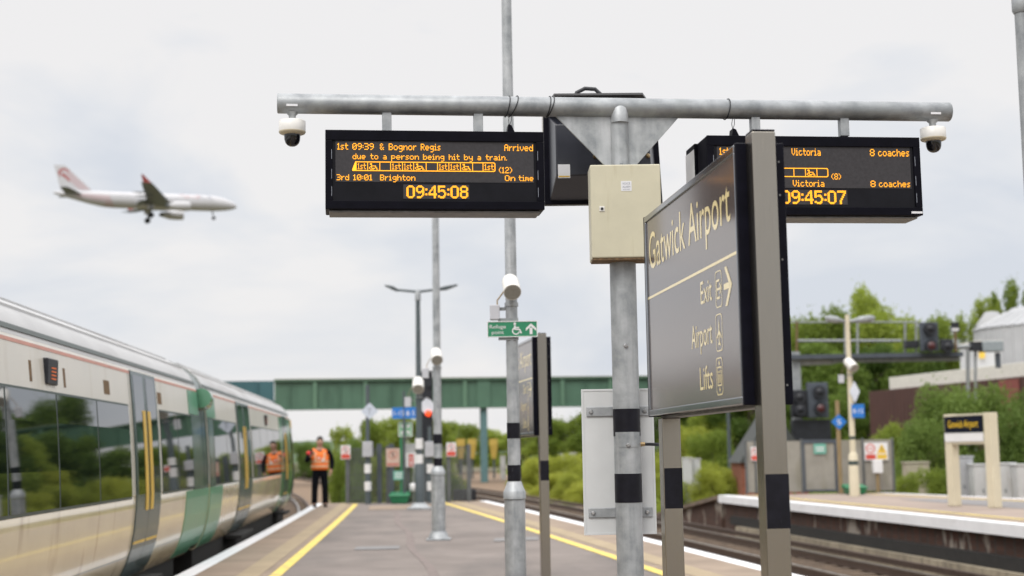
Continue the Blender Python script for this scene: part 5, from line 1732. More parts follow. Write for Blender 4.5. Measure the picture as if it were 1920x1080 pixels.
# beside the tracks, middle
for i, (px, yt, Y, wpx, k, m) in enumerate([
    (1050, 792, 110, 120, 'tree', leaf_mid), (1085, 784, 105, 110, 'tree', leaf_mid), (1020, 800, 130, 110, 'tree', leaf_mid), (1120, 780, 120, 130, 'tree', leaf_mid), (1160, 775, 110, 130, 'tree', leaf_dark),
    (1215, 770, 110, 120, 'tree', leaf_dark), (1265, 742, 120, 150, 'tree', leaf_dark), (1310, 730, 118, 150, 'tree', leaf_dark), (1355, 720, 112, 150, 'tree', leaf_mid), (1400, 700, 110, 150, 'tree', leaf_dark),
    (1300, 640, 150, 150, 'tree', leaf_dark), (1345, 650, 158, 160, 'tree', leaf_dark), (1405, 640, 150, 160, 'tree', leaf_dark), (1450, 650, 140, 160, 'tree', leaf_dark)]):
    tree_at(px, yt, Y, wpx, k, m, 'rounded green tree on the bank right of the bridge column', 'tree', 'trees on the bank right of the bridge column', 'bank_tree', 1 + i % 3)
for i, (px, yt, Y, wpx, m) in enumerate([
    (1010, 852, 84, 90, leaf_light), (1050, 846, 78, 100, leaf_light), (1085, 840, 72, 90, leaf_light), (985, 868, 96, 70, leaf_mid), (1130, 838, 74, 110, leaf_light), (1170, 834, 72, 110, leaf_light), (1210, 840, 70, 100, leaf_light),
    (1255, 850, 66, 100, leaf_light), (1295, 842, 74, 100, leaf_light), (1285, 790, 92, 120, leaf_light), (1335, 800, 88, 110, leaf_mid), (1350, 855, 64, 90, leaf_light), (1385, 860, 66, 80, leaf_light), (1320, 872, 58, 80, leaf_light), (1260, 885, 60, 90, leaf_light), (1225, 880, 64, 90, leaf_light), (1060, 885, 70, 90, leaf_light), (1090, 890, 66, 80, leaf_light), (1030, 882, 76, 80, leaf_light)]):
    tree_at(px, yt, Y, wpx, 'bush', m, 'yellow-green scrub bush beside the right-hand track', 'bush', 'scrub bushes beside the right-hand track', 'scrub_bush', 1 + i % 3)
# right-hand wood
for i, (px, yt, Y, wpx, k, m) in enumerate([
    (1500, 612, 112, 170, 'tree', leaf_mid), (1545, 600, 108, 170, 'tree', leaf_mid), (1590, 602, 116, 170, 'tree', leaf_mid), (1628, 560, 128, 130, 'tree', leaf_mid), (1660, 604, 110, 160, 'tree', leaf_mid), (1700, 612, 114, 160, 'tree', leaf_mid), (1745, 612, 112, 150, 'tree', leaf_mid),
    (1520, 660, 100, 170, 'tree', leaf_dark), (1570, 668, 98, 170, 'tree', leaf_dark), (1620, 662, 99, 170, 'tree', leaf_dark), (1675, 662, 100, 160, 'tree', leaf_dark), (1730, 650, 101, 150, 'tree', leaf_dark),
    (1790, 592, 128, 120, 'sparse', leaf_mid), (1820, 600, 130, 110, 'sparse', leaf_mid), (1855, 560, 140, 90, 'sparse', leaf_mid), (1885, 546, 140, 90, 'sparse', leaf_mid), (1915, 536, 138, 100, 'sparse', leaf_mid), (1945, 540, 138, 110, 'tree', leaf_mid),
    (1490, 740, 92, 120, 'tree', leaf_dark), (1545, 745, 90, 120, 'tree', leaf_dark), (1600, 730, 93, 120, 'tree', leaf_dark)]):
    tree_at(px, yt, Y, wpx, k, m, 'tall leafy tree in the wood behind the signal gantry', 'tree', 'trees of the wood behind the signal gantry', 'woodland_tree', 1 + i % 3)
for i, (px, yt, Y, wpx, m, lb) in enumerate([
    (1770, 700, 54, 150, leaf_grey, 'large grey-green shrub left of the station name board'), (1850, 706, 53, 170, leaf_grey, 'large grey-green shrub behind the station name board'), (1920, 700, 52, 150, leaf_grey, 'large grey-green shrub at the right edge of the view'), (1720, 770, 52, 110, leaf_grey, 'lower grey-green shrub beside the brown building'),
    (1660, 786, 60, 110, leaf_mid, 'dark shrub above the screen fence'), (1600, 800, 62, 90, leaf_mid, 'shrub behind the teal sign on the screen fence'),
    (1750, 868, 46.5, 90, leaf_mid, 'low rounded bush at the end of the far platform'), (1700, 880, 46, 60, leaf_mid, 'small low bush beside the screen fence'), (1800, 840, 50, 90, leaf_dark, 'dark bush behind the grey cabinets')]):
    tree_at(px, yt, Y, wpx, 'bush', m, lb, 'shrub', None, 'shrub', 1 + i % 3)
# low ground cover along the far side
rg = np.random.default_rng(5)
pts = []
for i in range(2600):
    y = 56 + 120 * rg.random()
    side = True
    x = XR(y) + 9.0 + max(0, y - 75) * .19 + 16 * rg.random() if side else XR(y) - 8.2 - 9 * rg.random()
    if not side and y < 58: continue
    pts.append((x, y, GZ + .15 + .35 * rg.random(), .5, .35))
co = crown(9, 22000, pts, .16)
gc = bpy.data.objects.new('ground_cover', leaf_mesh('ground_cover', co, leaf_mid))
COL.objects.link(gc)
prop(gc, 'rough grass and weeds along the railway banks', 'ground cover', kind='stuff')
# distant hill
mb = MB()
nx = 60
top = []
for i in range(nx + 1):
    x = -420 + 900 * i / nx
    top.append((x, 520, 2.6 + 2.6 * math.exp(-((x + 60) / 60) ** 2) + 3 * math.exp(-((x - 160) / 200) ** 2) + .5 * math.sin(x * .05) + .35 * math.sin(x * .31)))
vs = [(p[0], 480, -1.4) for p in top] + top + [(p[0], 620, -1.4) for p in top]
m1 = nx + 1
mb.add(vs, [(i, i + 1, m1 + i + 1, m1 + i) for i in range(nx)] + [(m1 + i, m1 + i + 1, 2 * m1 + i + 1, 2 * m1 + i) for i in range(nx)], True)
prop(mb.build('hill', M('hill_woodland', (.05, .085, .04), .95, scale=.08, col2=(.10, .15, .07), bump=.6, bscale=.3)), kind='structure')

# ------------------------------------------------------------------ far trackside pieces
for i, px in enumerate((864, 885, 925.5)):
    Y = 135.0
    t, b = P(px, 823, Y), P(px, 850, Y)
    x = t.x
    root = thing('yellow_hopper', 'faded yellow tapered hopper beyond the bridge column, %s of three' % ('leftmost', 'middle', 'rightmost')[i], 'hopper', (x, Y, -1.3), 0, 'yellow hoppers beyond the bridge')
    mb = MB(); w1, w2 = .40, .20
    zt, zb = t.z, b.z - .5
    mb.add([(x - w1, Y - w1, zt), (x + w1, Y - w1, zt), (x + w1, Y + w1, zt), (x - w1, Y + w1, zt), (x - w1, Y - w1, zt - .5), (x + w1, Y - w1, zt - .5), (x + w1, Y + w1, zt - .5), (x - w1, Y + w1, zt - .5), (x - w2, Y - w2, zb), (x + w2, Y - w2, zb), (x + w2, Y + w2, zb), (x - w2, Y + w2, zb)],
           [(0, 1, 2, 3), (0, 4, 5, 1), (1, 5, 6, 2), (2, 6, 7, 3), (3, 7, 4, 0), (4, 8, 9, 5), (5, 9, 10, 6), (6, 10, 11, 7), (7, 11, 8, 4), (11, 10, 9, 8)])
    mb.build('hopper_body', yel_board, root)
    mb = MB(); mb.tube([(x, Y, -1.4), (x, Y, zb + .02)], .1, 8); mb.build('leg', lamp_grey, root)
def cabinet(px0, px1, py0, py1, Y, label, m=cabinet_w, base=-1.3, group='pale relay cabinets', cap=True):
    A, B = P(px0, py1, Y), P(px1, py1, Y)
    zt = P(px0, py0, Y).z
    zb = base
    root = thing('relay_cabinet', label, 'cabinet', ((A.x + B.x) / 2, Y, zb), 0, group)
    d = .55
    mb = MB(); mb.bx(A.x, B.x, Y, Y + d, zb, zt - .06); mb.build('case', m, root, .015)
    xm = (A.x + B.x) / 2
    for xa, xb in ((A.x + .03, xm - .01), (xm + .01, B.x - .03)):
        mb = MB(); mb.bx(xa, xb, Y - .015, Y - .001, max(zb, -1.0) + .1, zt - .12); dd = mb.build('door', m, root, .005)
        mb = MB(); hx = xb - .06; mb.bx(hx - .015, hx + .015, Y - .035, Y - .016, (zb + zt) / 2 - .06, (zb + zt) / 2 + .06); mb.build('handle', lamp_grey, dd)
    mb = MB(); mb.bx(A.x - .03, B.x + .03, Y - .03, Y + d + .03, zt - .058, zt); mb.build('roof', m, root, .01)
cabinet(1052, 1062, 851, 873, 80, 'small pale trackside cabinet among the scrub, left of the mast', group=None)
cabinet(1068, 1081, 849, 868, 82, 'small pale trackside cabinet among the scrub, just left of the white panel', group=None)
cabinet(1281, 1298, 858, 886, 60, 'white trackside cabinet between the legs of the station sign', group=None)
cabinet(1300, 1314, 860, 892, 60.5, 'yellowish pale trackside cabinet right of the white one between the sign legs', group=None)
cabinet(938, 948, 855, 872, 130, 'distant pale cabinet beyond the tracks', group=None)
cabinet(1798, 1828, 855, 925, 47.0, 'tall grey relay cabinet directly left of the name board post', M('relay_grey', (.36, .37, .39), .6, var=.1), -1.0)
cabinet(1828, 1868, 870, 925, 46.4, 'white relay cabinet framed between the name board posts', base=-1.0)
cabinet(1872, 1908, 868, 930, 45.8, 'streaky white relay cabinet right of the name board', base=-1.0)
cabinet(1910, 1945, 870, 935, 45.2, 'white relay cabinet cut by the right edge of the view', base=-1.0)
cabinet(1702, 1745, 866, 925, 48.0, 'low beige relay cabinet behind the low bush', M('relay_beige', (.36, .33, .25), .7, var=.12), -1.0)
# thin utility pole and brick hut seen under the sign
q = P(1369, 885, 70)
root = thing('utility_pole', 'thin grey utility pole seen under the station sign', 'pole', (q.x, 70, -1.3))
mb = MB(); mb.tube([(q.x, 70, -1.4), (q.x, 70, P(1369, 700, 70).z)], [.10, .07], 10); mb.build('shaft', lamp_grey, root)
mb = MB(); mb.bx(q.x - .35, q.x + .35, 69.9, 70.1, P(1369, 706, 70).z, P(1369, 703, 70).z); mb.build('crossarm', lamp_grey, root)
hA, hB = P(1391, 888, 62), P(1515, 888, 62)
zt, zr = P(1396, 868, 62).z, P(1453, 768, 62).z
root = thing('brick_hut', 'small red brick hut with a slate roof seen beside the sign post', 'hut', ((hA.x + hB.x) / 2, 63.5, -1.3))
mb = MB(); mb.bx(hA.x, hB.x, 62, 65, -1.35, zt); mb.build('wall', red_brick, root)
mb = MB(); xm = (hA.x + hB.x) / 2
mb.prism([(hA.x - .12, 61.8, zt + .002), (hB.x + .12, 61.8, zt + .002), (xm, 61.8, zr)], (0, 3.4, 0)); mb.build('roof', slate, root)

# ------------------------------------------------------------------ things on the far platform
SFY = 43.4
def spx(px, py): return P(px, py, SFY)
A, B = spx(1400, 925), spx(1676, 922)
zt = spx(1540, 826).z
scr = thing('screen_fence', 'grey-beige perforated screen fence with a gate across the far platform end', 'fence', ((A.x + B.x) / 2, SFY, 0))
edges = [1400, 1418, 1505, 1572, 1620, 1676]
for i, (a, b) in enumerate(zip(edges, edges[1:])):
    xa, xb = spx(a, 900).x, spx(b, 900).x
    if i != 2:
        mb = MB(); mb.bx(xa + .03, xb - .03, SFY, SFY + .03, .04, zt); mb.build('panel', mesh_tan, scr)
    else:
        mb = MB(); mb.bx(xa + .09, xb - .09, SFY - .01, SFY + .02, .10, zt - .08); gt = mb.build('gate', mesh_tan, scr)
        mb = MB()
        for c in ((xa + .03, xa + .088, .03, zt + .03), (xb - .088, xb - .03, .03, zt + .03), (xa + .089, xb - .089, zt - .079, zt + .03), (xa + .089, xb - .089, .03, .099)):
            mb.bx(c[0], c[1], SFY - .04, SFY + .03, c[2], c[3])
        mb.build('gate_frame', signal_grey, gt)
    for x in (xa, xb) if i == len(edges) - 2 else (xa,):
        mb = MB(); mb.bx(x - .03, x + .03, SFY - .05, SFY + .05, 0.006, zt + .05); mb.build('post', mesh_fence, scr, .005)
root, T, W_, H_ = flat_sign('teal_sign', 'small teal plate on the screen fence gate', 'sign', 1526, 1549, 832, 851, SFY - .06, teal_s)
mb = MB(T)
for k in range(2): mb.bx(W_ * .15, W_ * .85, H_ * (.28 + .28 * k), H_ * (.40 + .28 * k), .001, .002)
mb.build('text_lines', white_s, root)
root, T, W_, H_ = flat_sign('hazard_sign', 'white hazard sign with red circle and yellow triangle on the screen fence', 'warning sign', 1621, 1665, 830, 863, SFY - .07, white_s)
mb = MB(T); mb.bx(W_ * .05, W_ * .47, H_ * .06, H_ * .34, .001, .003); mb.build('red_panel', red_s, root)
mb = MB(T); vs = []
for i in range(24):
    a = 2 * math.pi * i / 24
    for r in (H_ * .27, H_ * .20): vs.append((W_ * .26 + r * math.cos(a), H_ * .67 + r * math.sin(a), .002))
mb.add(vs, [(2 * i, (2 * i + 2) % 48, (2 * i + 3) % 48, 2 * i + 1) for i in range(24)]); mb.bx(W_ * .16, W_ * .36, H_ * .64, H_ * .70, .002, .003); mb.build('prohibition_ring', red_s, root)
mb = MB(T); mb.add([(W_ * .53, H_ * .40, .002), (W_ * .95, H_ * .40, .002), (W_ * .74, H_ * .94, .002)], [(0, 1, 2)]); mb.bx(W_ * .53, W_ * .95, H_ * .06, H_ * .34, .001, .003); mb.build('yellow_panel', yel_ink, root)
mb = MB(T); mb.add([(W_ * .74, H_ * .80, .003), (W_ * .70, H_ * .62, .003), (W_ * .75, H_ * .62, .003), (W_ * .73, H_ * .46, .003), (W_ * .79, H_ * .66, .003), (W_ * .745, H_ * .66, .003)], [(0, 1, 2, 3, 4, 5)]); mb.build('bolt_mark', dkink, root)
# a partly hidden red and white sign by the post
nosign(1408, 1424, 838, 864, SFY - .08, 'red and white sign half hidden by the nearest sign post', 'red')
# telephone on a short post
q = G(1647, 925)
root = thing('trackside_phone', 'white telephone box on a short dark post before the screen fence', 'telephone', (q.x, SFY - .4, 0))
x = P(1646, 900, SFY - .4).x
mb = MB(); mb.tube([(x, SFY - .4, .005), (x, SFY - .4, P(1646, 884, SFY - .4).z)], .06, 10); mb.build('post', wood_post, root)
mb = MB(); mb.bx(x - .14, x + .14, SFY - .52, SFY - .30, P(1646, 887, SFY - .4).z, P(1646, 862, SFY - .4).z); mb.build('box', white_s, root, .02)
# cream lamp post
q = G(1603, 931)
LY = q.y
zL = lambda y: P(1597, y, LY).z
root = thing('cream_lamp_post', 'cream twin-headed lamp post on the far platform', 'lamp post', (q.x, LY, 0))
mb = MB(); mb.tube([(q.x, LY, .005), (q.x, LY, zL(853)), (q.x, LY, zL(848))], [.145, .125, .085], 18); mb.tube([(q.x, LY, zL(848)), (q.x, LY, zL(590))], [.083, .06], 16); mb.build('pole', cream_post, root)
for a, b, r in ((872, 864, .135), (824, 818, .087)): MB().tube([(q.x, LY, zL(a)), (q.x, LY, zL(b))], r, 18).build('band', coach_dark, root)
for sgx, pxa in ((-1, 1546), (1, 1641)):
    tip = P(pxa, 596, LY); st = Vector((q.x, LY, zL(603)))
    mb = MB(); d = tip - st; T = frame(st, d, (0, 1, 0)); mb.T = T; Ld = d.length
    mb.lathe([(.03, 0), (.05, Ld * .25), (.10, Ld * .45), (.105, Ld * .8), (.06, Ld * .97), (.01, Ld)], (0, 0, 0), 14, (1, 0, 0)); mb.build('lantern', galvd, root)
speaker(Vector((q.x, LY, 0)), .08, 25, zL(684), .27, 'white loudspeaker on the cream lamp post')
mb = MB(); d_ = P(1601, 735, LY); s = .24
mb.prism([(d_.x - s * .6, LY - .1, d_.z), (d_.x, LY - .1, d_.z - s * 1.3), (d_.x + s * .6, LY - .1, d_.z), (d_.x, LY - .1, d_.z + s * 1.3)], (0, .015, 0)); mb.build('diamond_plate', M('diamond_pale', (.62, .66, .74), .5), root)
r2, T, W_, H_ = flat_sign('stop_marker', 'blue number plate on the cream lamp post', 'sign', 1597, 1621, 758, 783, LY - .14, blue_s)
mb = MB(T); mb.text('8-12', W_ * .10, W_ * .90, H_ * .34, H_ * .34, .002); mb.build('lettering', white_s, r2)
# tan post with blue diamond
q = G(1577, 926)
root = thing('diamond_marker', 'blue diamond marker on a weathered wooden post', 'marker', (q.x, q.y, 0))
mb = MB(); mb.tube([(q.x, q.y, .005), (q.x, q.y, P(1572, 751, q.y).z)], .065, 10); mb.build('post', wood_post, root)
d_ = P(1572, 791, q.y); s = .23
mb = MB(); mb.prism([(d_.x - s, q.y - .09, d_.z), (d_.x, q.y - .09, d_.z - s), (d_.x + s, q.y - .09, d_.z), (d_.x, q.y - .09, d_.z + s)], (0, .015, 0)); o = mb.build('diamond_plate', blue_s, root)
mb = MB(frame((d_.x, q.y - .092, d_.z), (1, 0, 0), (0, 0, 1))); mb.text('S', -.06, .06, -.08, .16, .001); mb.build('lettering', white_s, o)
bin_(1584, 1622, 908, 926, 41.6, 'green grit bin behind the cream lamp post on the far platform')
# station name board on two concrete posts
pa, pb = G(1790, 949), G(1868, 954)
pa.y, pb.y = 32.6, 31.3
pa.x, pb.x = P(1786, 860, 32.6).x, P(1861, 860, 31.3).x
d = (pb - pa); d.z = 0
nbl = d.length
NT = frame((pa.x, pa.y, 0), d, (0, 0, 1))
root = thing('name_board', 'cream concrete station name board with dark panel on the far platform', 'station sign', NT @ Vector((nbl / 2, 0, 0)))
zt = P(1786, 777, 32.6).z
def cy(py): return P(1822, py, 32.0).z
for u in (0, nbl):
    mb = MB(NT); mb.bx(u - .12, u + .12, .006, zt - .0, -.10, .10); mb.build('post', cream_post, root, .012)
mb = MB(NT); mb.bx(.121, nbl - .121, cy(780), zt - .01, -.08, .09); mb.build('top_beam', cream_post, root, .01)
mb = MB(NT); mb.bx(-.09, nbl - .125, cy(828), cy(811), .101, .118); mb.build('lower_panel', white_s, root, .005)
mb = MB(NT); mb.bx(.121, nbl - .121, cy(833), cy(828) - .002, -.08, .09); mb.build('lower_beam', cream_post, root, .005)
mb = MB(NT); mb.bx(-.07, nbl - .125, cy(811) + .002, cy(780) - .002, .101, .125); pnl = mb.build('name_panel', M('name_panel_navy', (.006, .008, .018), .5, var=.1, spec=.1), root)
mb = MB(NT); mb.text('Gatwick Airport', .06, nbl - .27, cy(801), cy(788) - cy(802), .127); mb.build('lettering', M('name_yellow', (.95, .60, .02), .5), pnl)

# ------------------------------------------------------------------ signal gantry on the right
GY = 64.0
def gz(px, py): return P(px, py, GY)
gan = thing('signal_gantry', 'grey steel signal gantry with railed walkway behind the far platform', 'gantry', gz(1495, 900))
def gbar(px0, py0, px1, py1, th, nm, m=galvd, Y=GY, par=None):
    a, b = P(px0, py0, Y), P(px1, py1, Y)
    mb = MB(); mb.tube([a, b], th, 8); return mb.build(nm, m, par or gan)
A, B = gz(1478, 668), gz(1800, 668)
mb = MB(); mb.bx(A.x, B.x, GY - .5, GY + .9, gz(1640, 672).z, gz(1640, 664).z); mb.build('walkway', signal_grey, gan)
mb = MB(); mb.prism([gz(1490, 668), gz(1490, 686), gz(1560, 683), gz(1600, 675), gz(1600, 670)], (0, .4, 0)); mb.build('cantilever_girder', M('pale_girder', (.42, .43, .42), .6, var=.12), gan)
mb = MB(); mb.bx(gz(1560, 675).x, B.x, GY - .1, GY + .3, gz(1700, 678).z, gz(1700, 672.5).z); mb.build('cross_girder', galvd, gan)
gbar(1480, 604, 1722, 604, .035, 'handrail'); gbar(1495, 639, 1690, 639, .06, 'handrail')
for px in (1494, 1585, 1608, 1697, 1718): gbar(px, 602, px, 666, .05, 'railing_post', rust if px == 1494 else galvd)
mb = MB(); a = gz(1490, 660); mb.bx(a.x - .2, a.x + .2, GY - .2, GY + .2, -1.35, a.z); mb.build('support_column', galvd, gan)
gbar(1815, 655, 1815, 905, .09, 'leg'); gbar(1829, 652, 1829, 905, .07, 'leg'); gbar(1795, 651, 1840, 649, .10, 'arm')
def sig(px0, px1, py0, py1, Y, label, m, lamps, group=None):
    A, B = P(px0, py1, Y), P(px1, py0, Y)
    root = thing('railway_signal', label, 'railway signal', ((A.x + B.x) / 2, Y, A.z), 0, group)
    mb = MB(); mb.bx(A.x, B.x, Y - .12, Y + .15, A.z, B.z); mb.build('backboard', m, root, .03)
    for lx, ly, mm in lamps:
        c = P(lx, ly, Y - .13)
        mb = MB(); mb.lathe([(.26, 0), (.26, .05)], (c.x, Y - .125, c.z), 20, (0, -1, 0)); mb.lathe([(.255, .0), (.27, .22)], (c.x, Y - .175, c.z), 20, (0, -1, 0)); hd = mb.build('lamp_hood', signal_blk, root)
        mb = MB(); mb.lathe([(.17, 0), (.14, .03), (0, .05)], (c.x, Y - .40, c.z), 18, (0, -1, 0)); mb.build('lens', mm, hd)
    return root
sig(1726, 1757, 604, 659, GY - .7, 'grey two-lamp signal on the gantry walkway', signal_grey, [(1742, 617, signal_blk), (1744, 649, red_dim)])
sig(1764, 1786, 636, 658, GY - .7, 'small dark shunting signal beside the two-lamp signal on the gantry', signal_blk, [(1775, 650, signal_blk)])
sig(1515, 1551, 717, 784, GY - .9, 'grey two-lamp signal low beside the gantry column', signal_grey, [(1535, 735, signal_blk), (1537, 766, red_dim)])
sig(1484, 1512, 731, 783, GY - .9, 'dark two-lamp signal half hidden behind the sign post', signal_blk, [(1498, 745, signal_blk), (1499, 768, signal_blk)])
mb = MB(); A = gz(1480, 790); B = gz(1550, 785); mb.bx(A.x, B.x, GY - .8, GY - .2, gz(1500, 835).z, gz(1500, 788).z)
prop(mb.build('signal_platform', signal_blk, origin=(A.x + .8, GY - .5, gz(1500, 835).z), bevel=.03), 'dark equipment platform under the low pair of signals', 'platform')
mb = MB(); A = gz(1692, 654); B = gz(1716, 640); mb.bx(A.x, B.x, GY - .6, GY - .1, A.z, B.z)
prop(mb.build('gantry_box', signal_blk, origin=(A.x + .3, GY - .3, A.z), bevel=.02), 'small black box on the gantry walkway left of the two-lamp signal', 'box')
A, B = gz(1838, 660), gz(1876, 640)
root = thing('indicator_box', 'pale grey indicator box on the right arm of the gantry', 'box', (A.x, GY, A.z))
mb = MB(); mb.bx(A.x, B.x, GY - .4, GY + .3, A.z, B.z); mb.build('case', M('indicator_grey', (.27, .31, .33), .6, var=.1), root, .03)
mb = MB(); a = gz(1869, 661); mb.bx(a.x - .1, a.x + .1, GY - .2, GY, gz(1869, 690).z, a.z - .02); mb.build('drop_tube', signal_grey, root)
mb = MB(); a = gz(1832, 658); b_ = gz(1838, 641); mb.bx(a.x - .3, b_.x - .01, GY - .3, GY + .2, a.z, b_.z); mb.build('side_hood', signal_blk, root)
root, T, W_, H_ = flat_sign('route_plate', 'small dark number plate on a rusty stem above the gantry', 'sign', 1783, 1799, 604, 622, GY - .6, signal_blk)
mb = MB(T); mb.bx(W_ * .1, W_ * .9, H_ * .10, H_ * .36, .001, .003); mb.build('white_strip', white_s, root)
mb = MB(T); mb.tube([(W_ * .5, -.9, -.05), (W_ * .5, .0, -.05)], .06, 8); mb.build('stem', rust, root)

# ------------------------------------------------------------------ industrial buildings behind
wa, wb = P(1632, 800, 86), P(1960, 800, 68)
zt_a, zt_b = P(1632, 731, 86).z, P(1632, 731, 86).z
d = Vector((wb.x - wa.x, wb.y - wa.y, 0))
BT = frame((wa.x, wa.y, 0), d, (0, 0, 1))
Lw = d.length + 12
root = thing('brown_shed', 'long dark brown clad industrial shed with a white roof edge behind the shrubs', 'shed', BT @ Vector((Lw / 2, 0, -1.3)))
mb = MB(BT); mb.bx(0, Lw, -1.4, zt_a - .1, -14, 0); mb.build('wall', brown_clad, root)
mb = MB(BT)
k = .3
while k < Lw - .2:
    mb.bx(k, k + .08, -1.3, zt_a - .15, .001, .04); k += .45
mb.build('cladding_ribs', brown_clad, root)
mb = MB(BT); mb.bx(2.2, Lw, zt_a - .09, zt_a + .62, -13, -.25); mb.build('roof_edge', roof_wh, root, .02)
mb = MB(BT); u = hit(1895, 740, BT)[0]; mb.bx(u - .9, u + .9, -1.2, zt_a - .2, .045, .08); mb.build('door', M('door_red_brown', (.22, .06, .05), .6), root)
# white tank with conical ribbed roof
ty = 96.0
ca = P(1990, 690, ty)
rad = (P(1990, 650, ty) - P(1838, 650, ty)).x
ze, zr = P(1850, 618, ty).z, P(1940, 577, ty).z
root = thing('storage_tank', 'big white storage tank with a shallow ribbed cone roof at the right edge', 'tank', (ca.x, ty, -1.3))
mb = MB(); mb.lathe([(rad, -1.4), (rad, ze)], (ca.x, ty, 0), 48); mb.build('shell', silo, root)
mb = MB(); mb.lathe([(rad + .1, ze + .002), (rad * .62, zr - .3), (rad * .55, zr), (0, zr + .1)], (ca.x, ty, 0), 48); rf_ = mb.build('roof', M('tank_roof_white', (.37, .38, .395), .6, var=.08), root)
mb = MB()
for k in range(48):
    a = 2 * math.pi * k / 48
    mb.tube([(ca.x + (rad + .1) * math.cos(a), ty + (rad + .1) * math.sin(a), ze + .03), (ca.x + rad * .62 * math.cos(a), ty + rad * .62 * math.sin(a), zr - .27)], .05, 5)
mb.build('roof_ribs', silo, rf_)
mb = MB()
for k in range(48):
    a = 2 * math.pi * k / 48
    mb.tube([(ca.x + rad * math.cos(a), ty + rad * math.sin(a), -1.3), (ca.x + rad * math.cos(a), ty + rad * math.sin(a), ze)], .07, 5)
mb.build('shell_ribs', silo, root)
cb = P(1862, 640, 100)
root = thing('small_tank', 'smaller grey-white tank left of the big storage tank', 'tank', (cb.x, 100, -1.3))
r3 = P(1892, 640, 100).x - cb.x
mb = MB(); mb.lathe([(r3, -1.4), (r3, P(1850, 612, 100).z)], (cb.x, 100, 0), 32); mb.build('shell', M('tank_grey', (.46, .47, .48), .6, var=.06), root)
mb = MB(); mb.lathe([(r3 + .05, P(1850, 612, 100).z + .002), (r3 * .4, P(1872, 585, 100).z), (0, P(1872, 583, 100).z)], (cb.x, 100, 0), 32); mb.build('roof', M('tank_roof_grey', (.33, .335, .34), .6, var=.06), root)
mb = MB(); a = P(1843, 668, 72.0)
wq, T, W_, H_ = flat_sign('yellow_notice', 'small yellow notice on a white board above the shed roof', 'sign', 1836, 1847, 655, 672, 78, yel_ink)
bq = P(1820, 650, 79); b2 = P(1868, 650, 79)
root = thing('plant_room', 'plain white plant room on the shed roof beside the tank', 'plant room', ((bq.x + b2.x) / 2, 79, 3))
mb = MB(); mb.bx(bq.x, b2.x, 78.2, 81, zt_a + .63, P(1840, 645, 79).z); mb.build('wall', silo, root, .02)
mb = MB(); mb.bx(bq.x - .1, b2.x + .1, 78.1, 81.1, P(1840, 645, 79).z + .002, P(1840, 641, 79).z); mb.build('roof', roof_wh, root)

# lamp column cut by the top right corner
q = P(1916, 100, 9.6)
root = thing('lamp_column', 'galvanised lamp column cut by the upper right edge of the view', 'lamp column', (q.x, 9.6, 0))
mb = MB(); mb.tube([(q.x + .012, 9.6, 0), (q.x + .012, 9.6, P(1910, 20, 9.6).z)], [.062, .045], 24); mb.build('shaft', galvd, root)
mb = MB(); z = P(1910, 20, 9.6).z; mb.lathe([(.050, -.02), (.060, .0), (.060, .12), (.02, .14)], (q.x + .012, 9.6, z), 20); mb.build('head_joint', galvd, root)
mb = MB(); mb.bx(q.x - .05, q.x + .9, 9.5, 9.7, z + .141, z + .20); mb.build('lantern', lamp_grey, root, .02)

# ------------------------------------------------------------------ the airliner
AY = 345.0
ctr = P(275, 377, AY)
yaw = R(21)
AT = Matrix.Translation(ctr) @ Matrix.Rotation(yaw, 4, 'Z') @ Matrix.Rotation(R(-.6), 4, 'Y') @ Matrix.Rotation(R(-2), 4, 'X') @ Matrix.Diagonal((1.19, 1, 1, 1))
# local: +x nose, +y far side, +z up
pl_ = thing('airliner', 'white twin-engine airliner with red tail emblem landing with wheels down', 'airliner', ctr)
Lf = 37.0
fus = [(-18.4, .25, 1.3), (-17.2, .55, 1.15), (-14.5, 1.05, .85), (-11.5, 1.55, .45), (-8.5, 1.92, .10), (-6.5, 1.98, 0), (0, 1.98, 0), (9, 1.98, 0), (13.2, 1.95, -.02), (15.4, 1.68, -.18), (17.0, 1.20, -.42), (18.1, .65, -.62), (18.6, .12, -.72)]
mb = MB(AT)
mb.tube([(x, 0, z) for x, r, z in fus], [r for x, r, z in fus], 32); mb.build('fuselage', plane_w, pl_)
def slab(mb, pts_root, pts_tip, t0, t1):
    """wing-like solid between a root and tip chord: (x_le, x_te, y, z)"""
    vs = []
    for (xl, xt, y, z), t in ((pts_root, t0), (pts_tip, t1)):
        c = xl - xt
        for fx, up in ((0, 0), (.12, .55), (.4, .6), (.75, .3), (1, 0)): vs.append((xl - c * fx, y, z + up * t))
        for fx, up in ((.75, -.15), (.4, -.4), (.12, -.4)): vs.append((xl - c * fx, y, z + up * t))
    mb.add(vs, [(i, (i + 1) % 8, 8 + (i + 1) % 8, 8 + i) for i in range(8)], True)
    mb.add(vs, [tuple(range(7, -1, -1)), tuple(range(8, 16))])
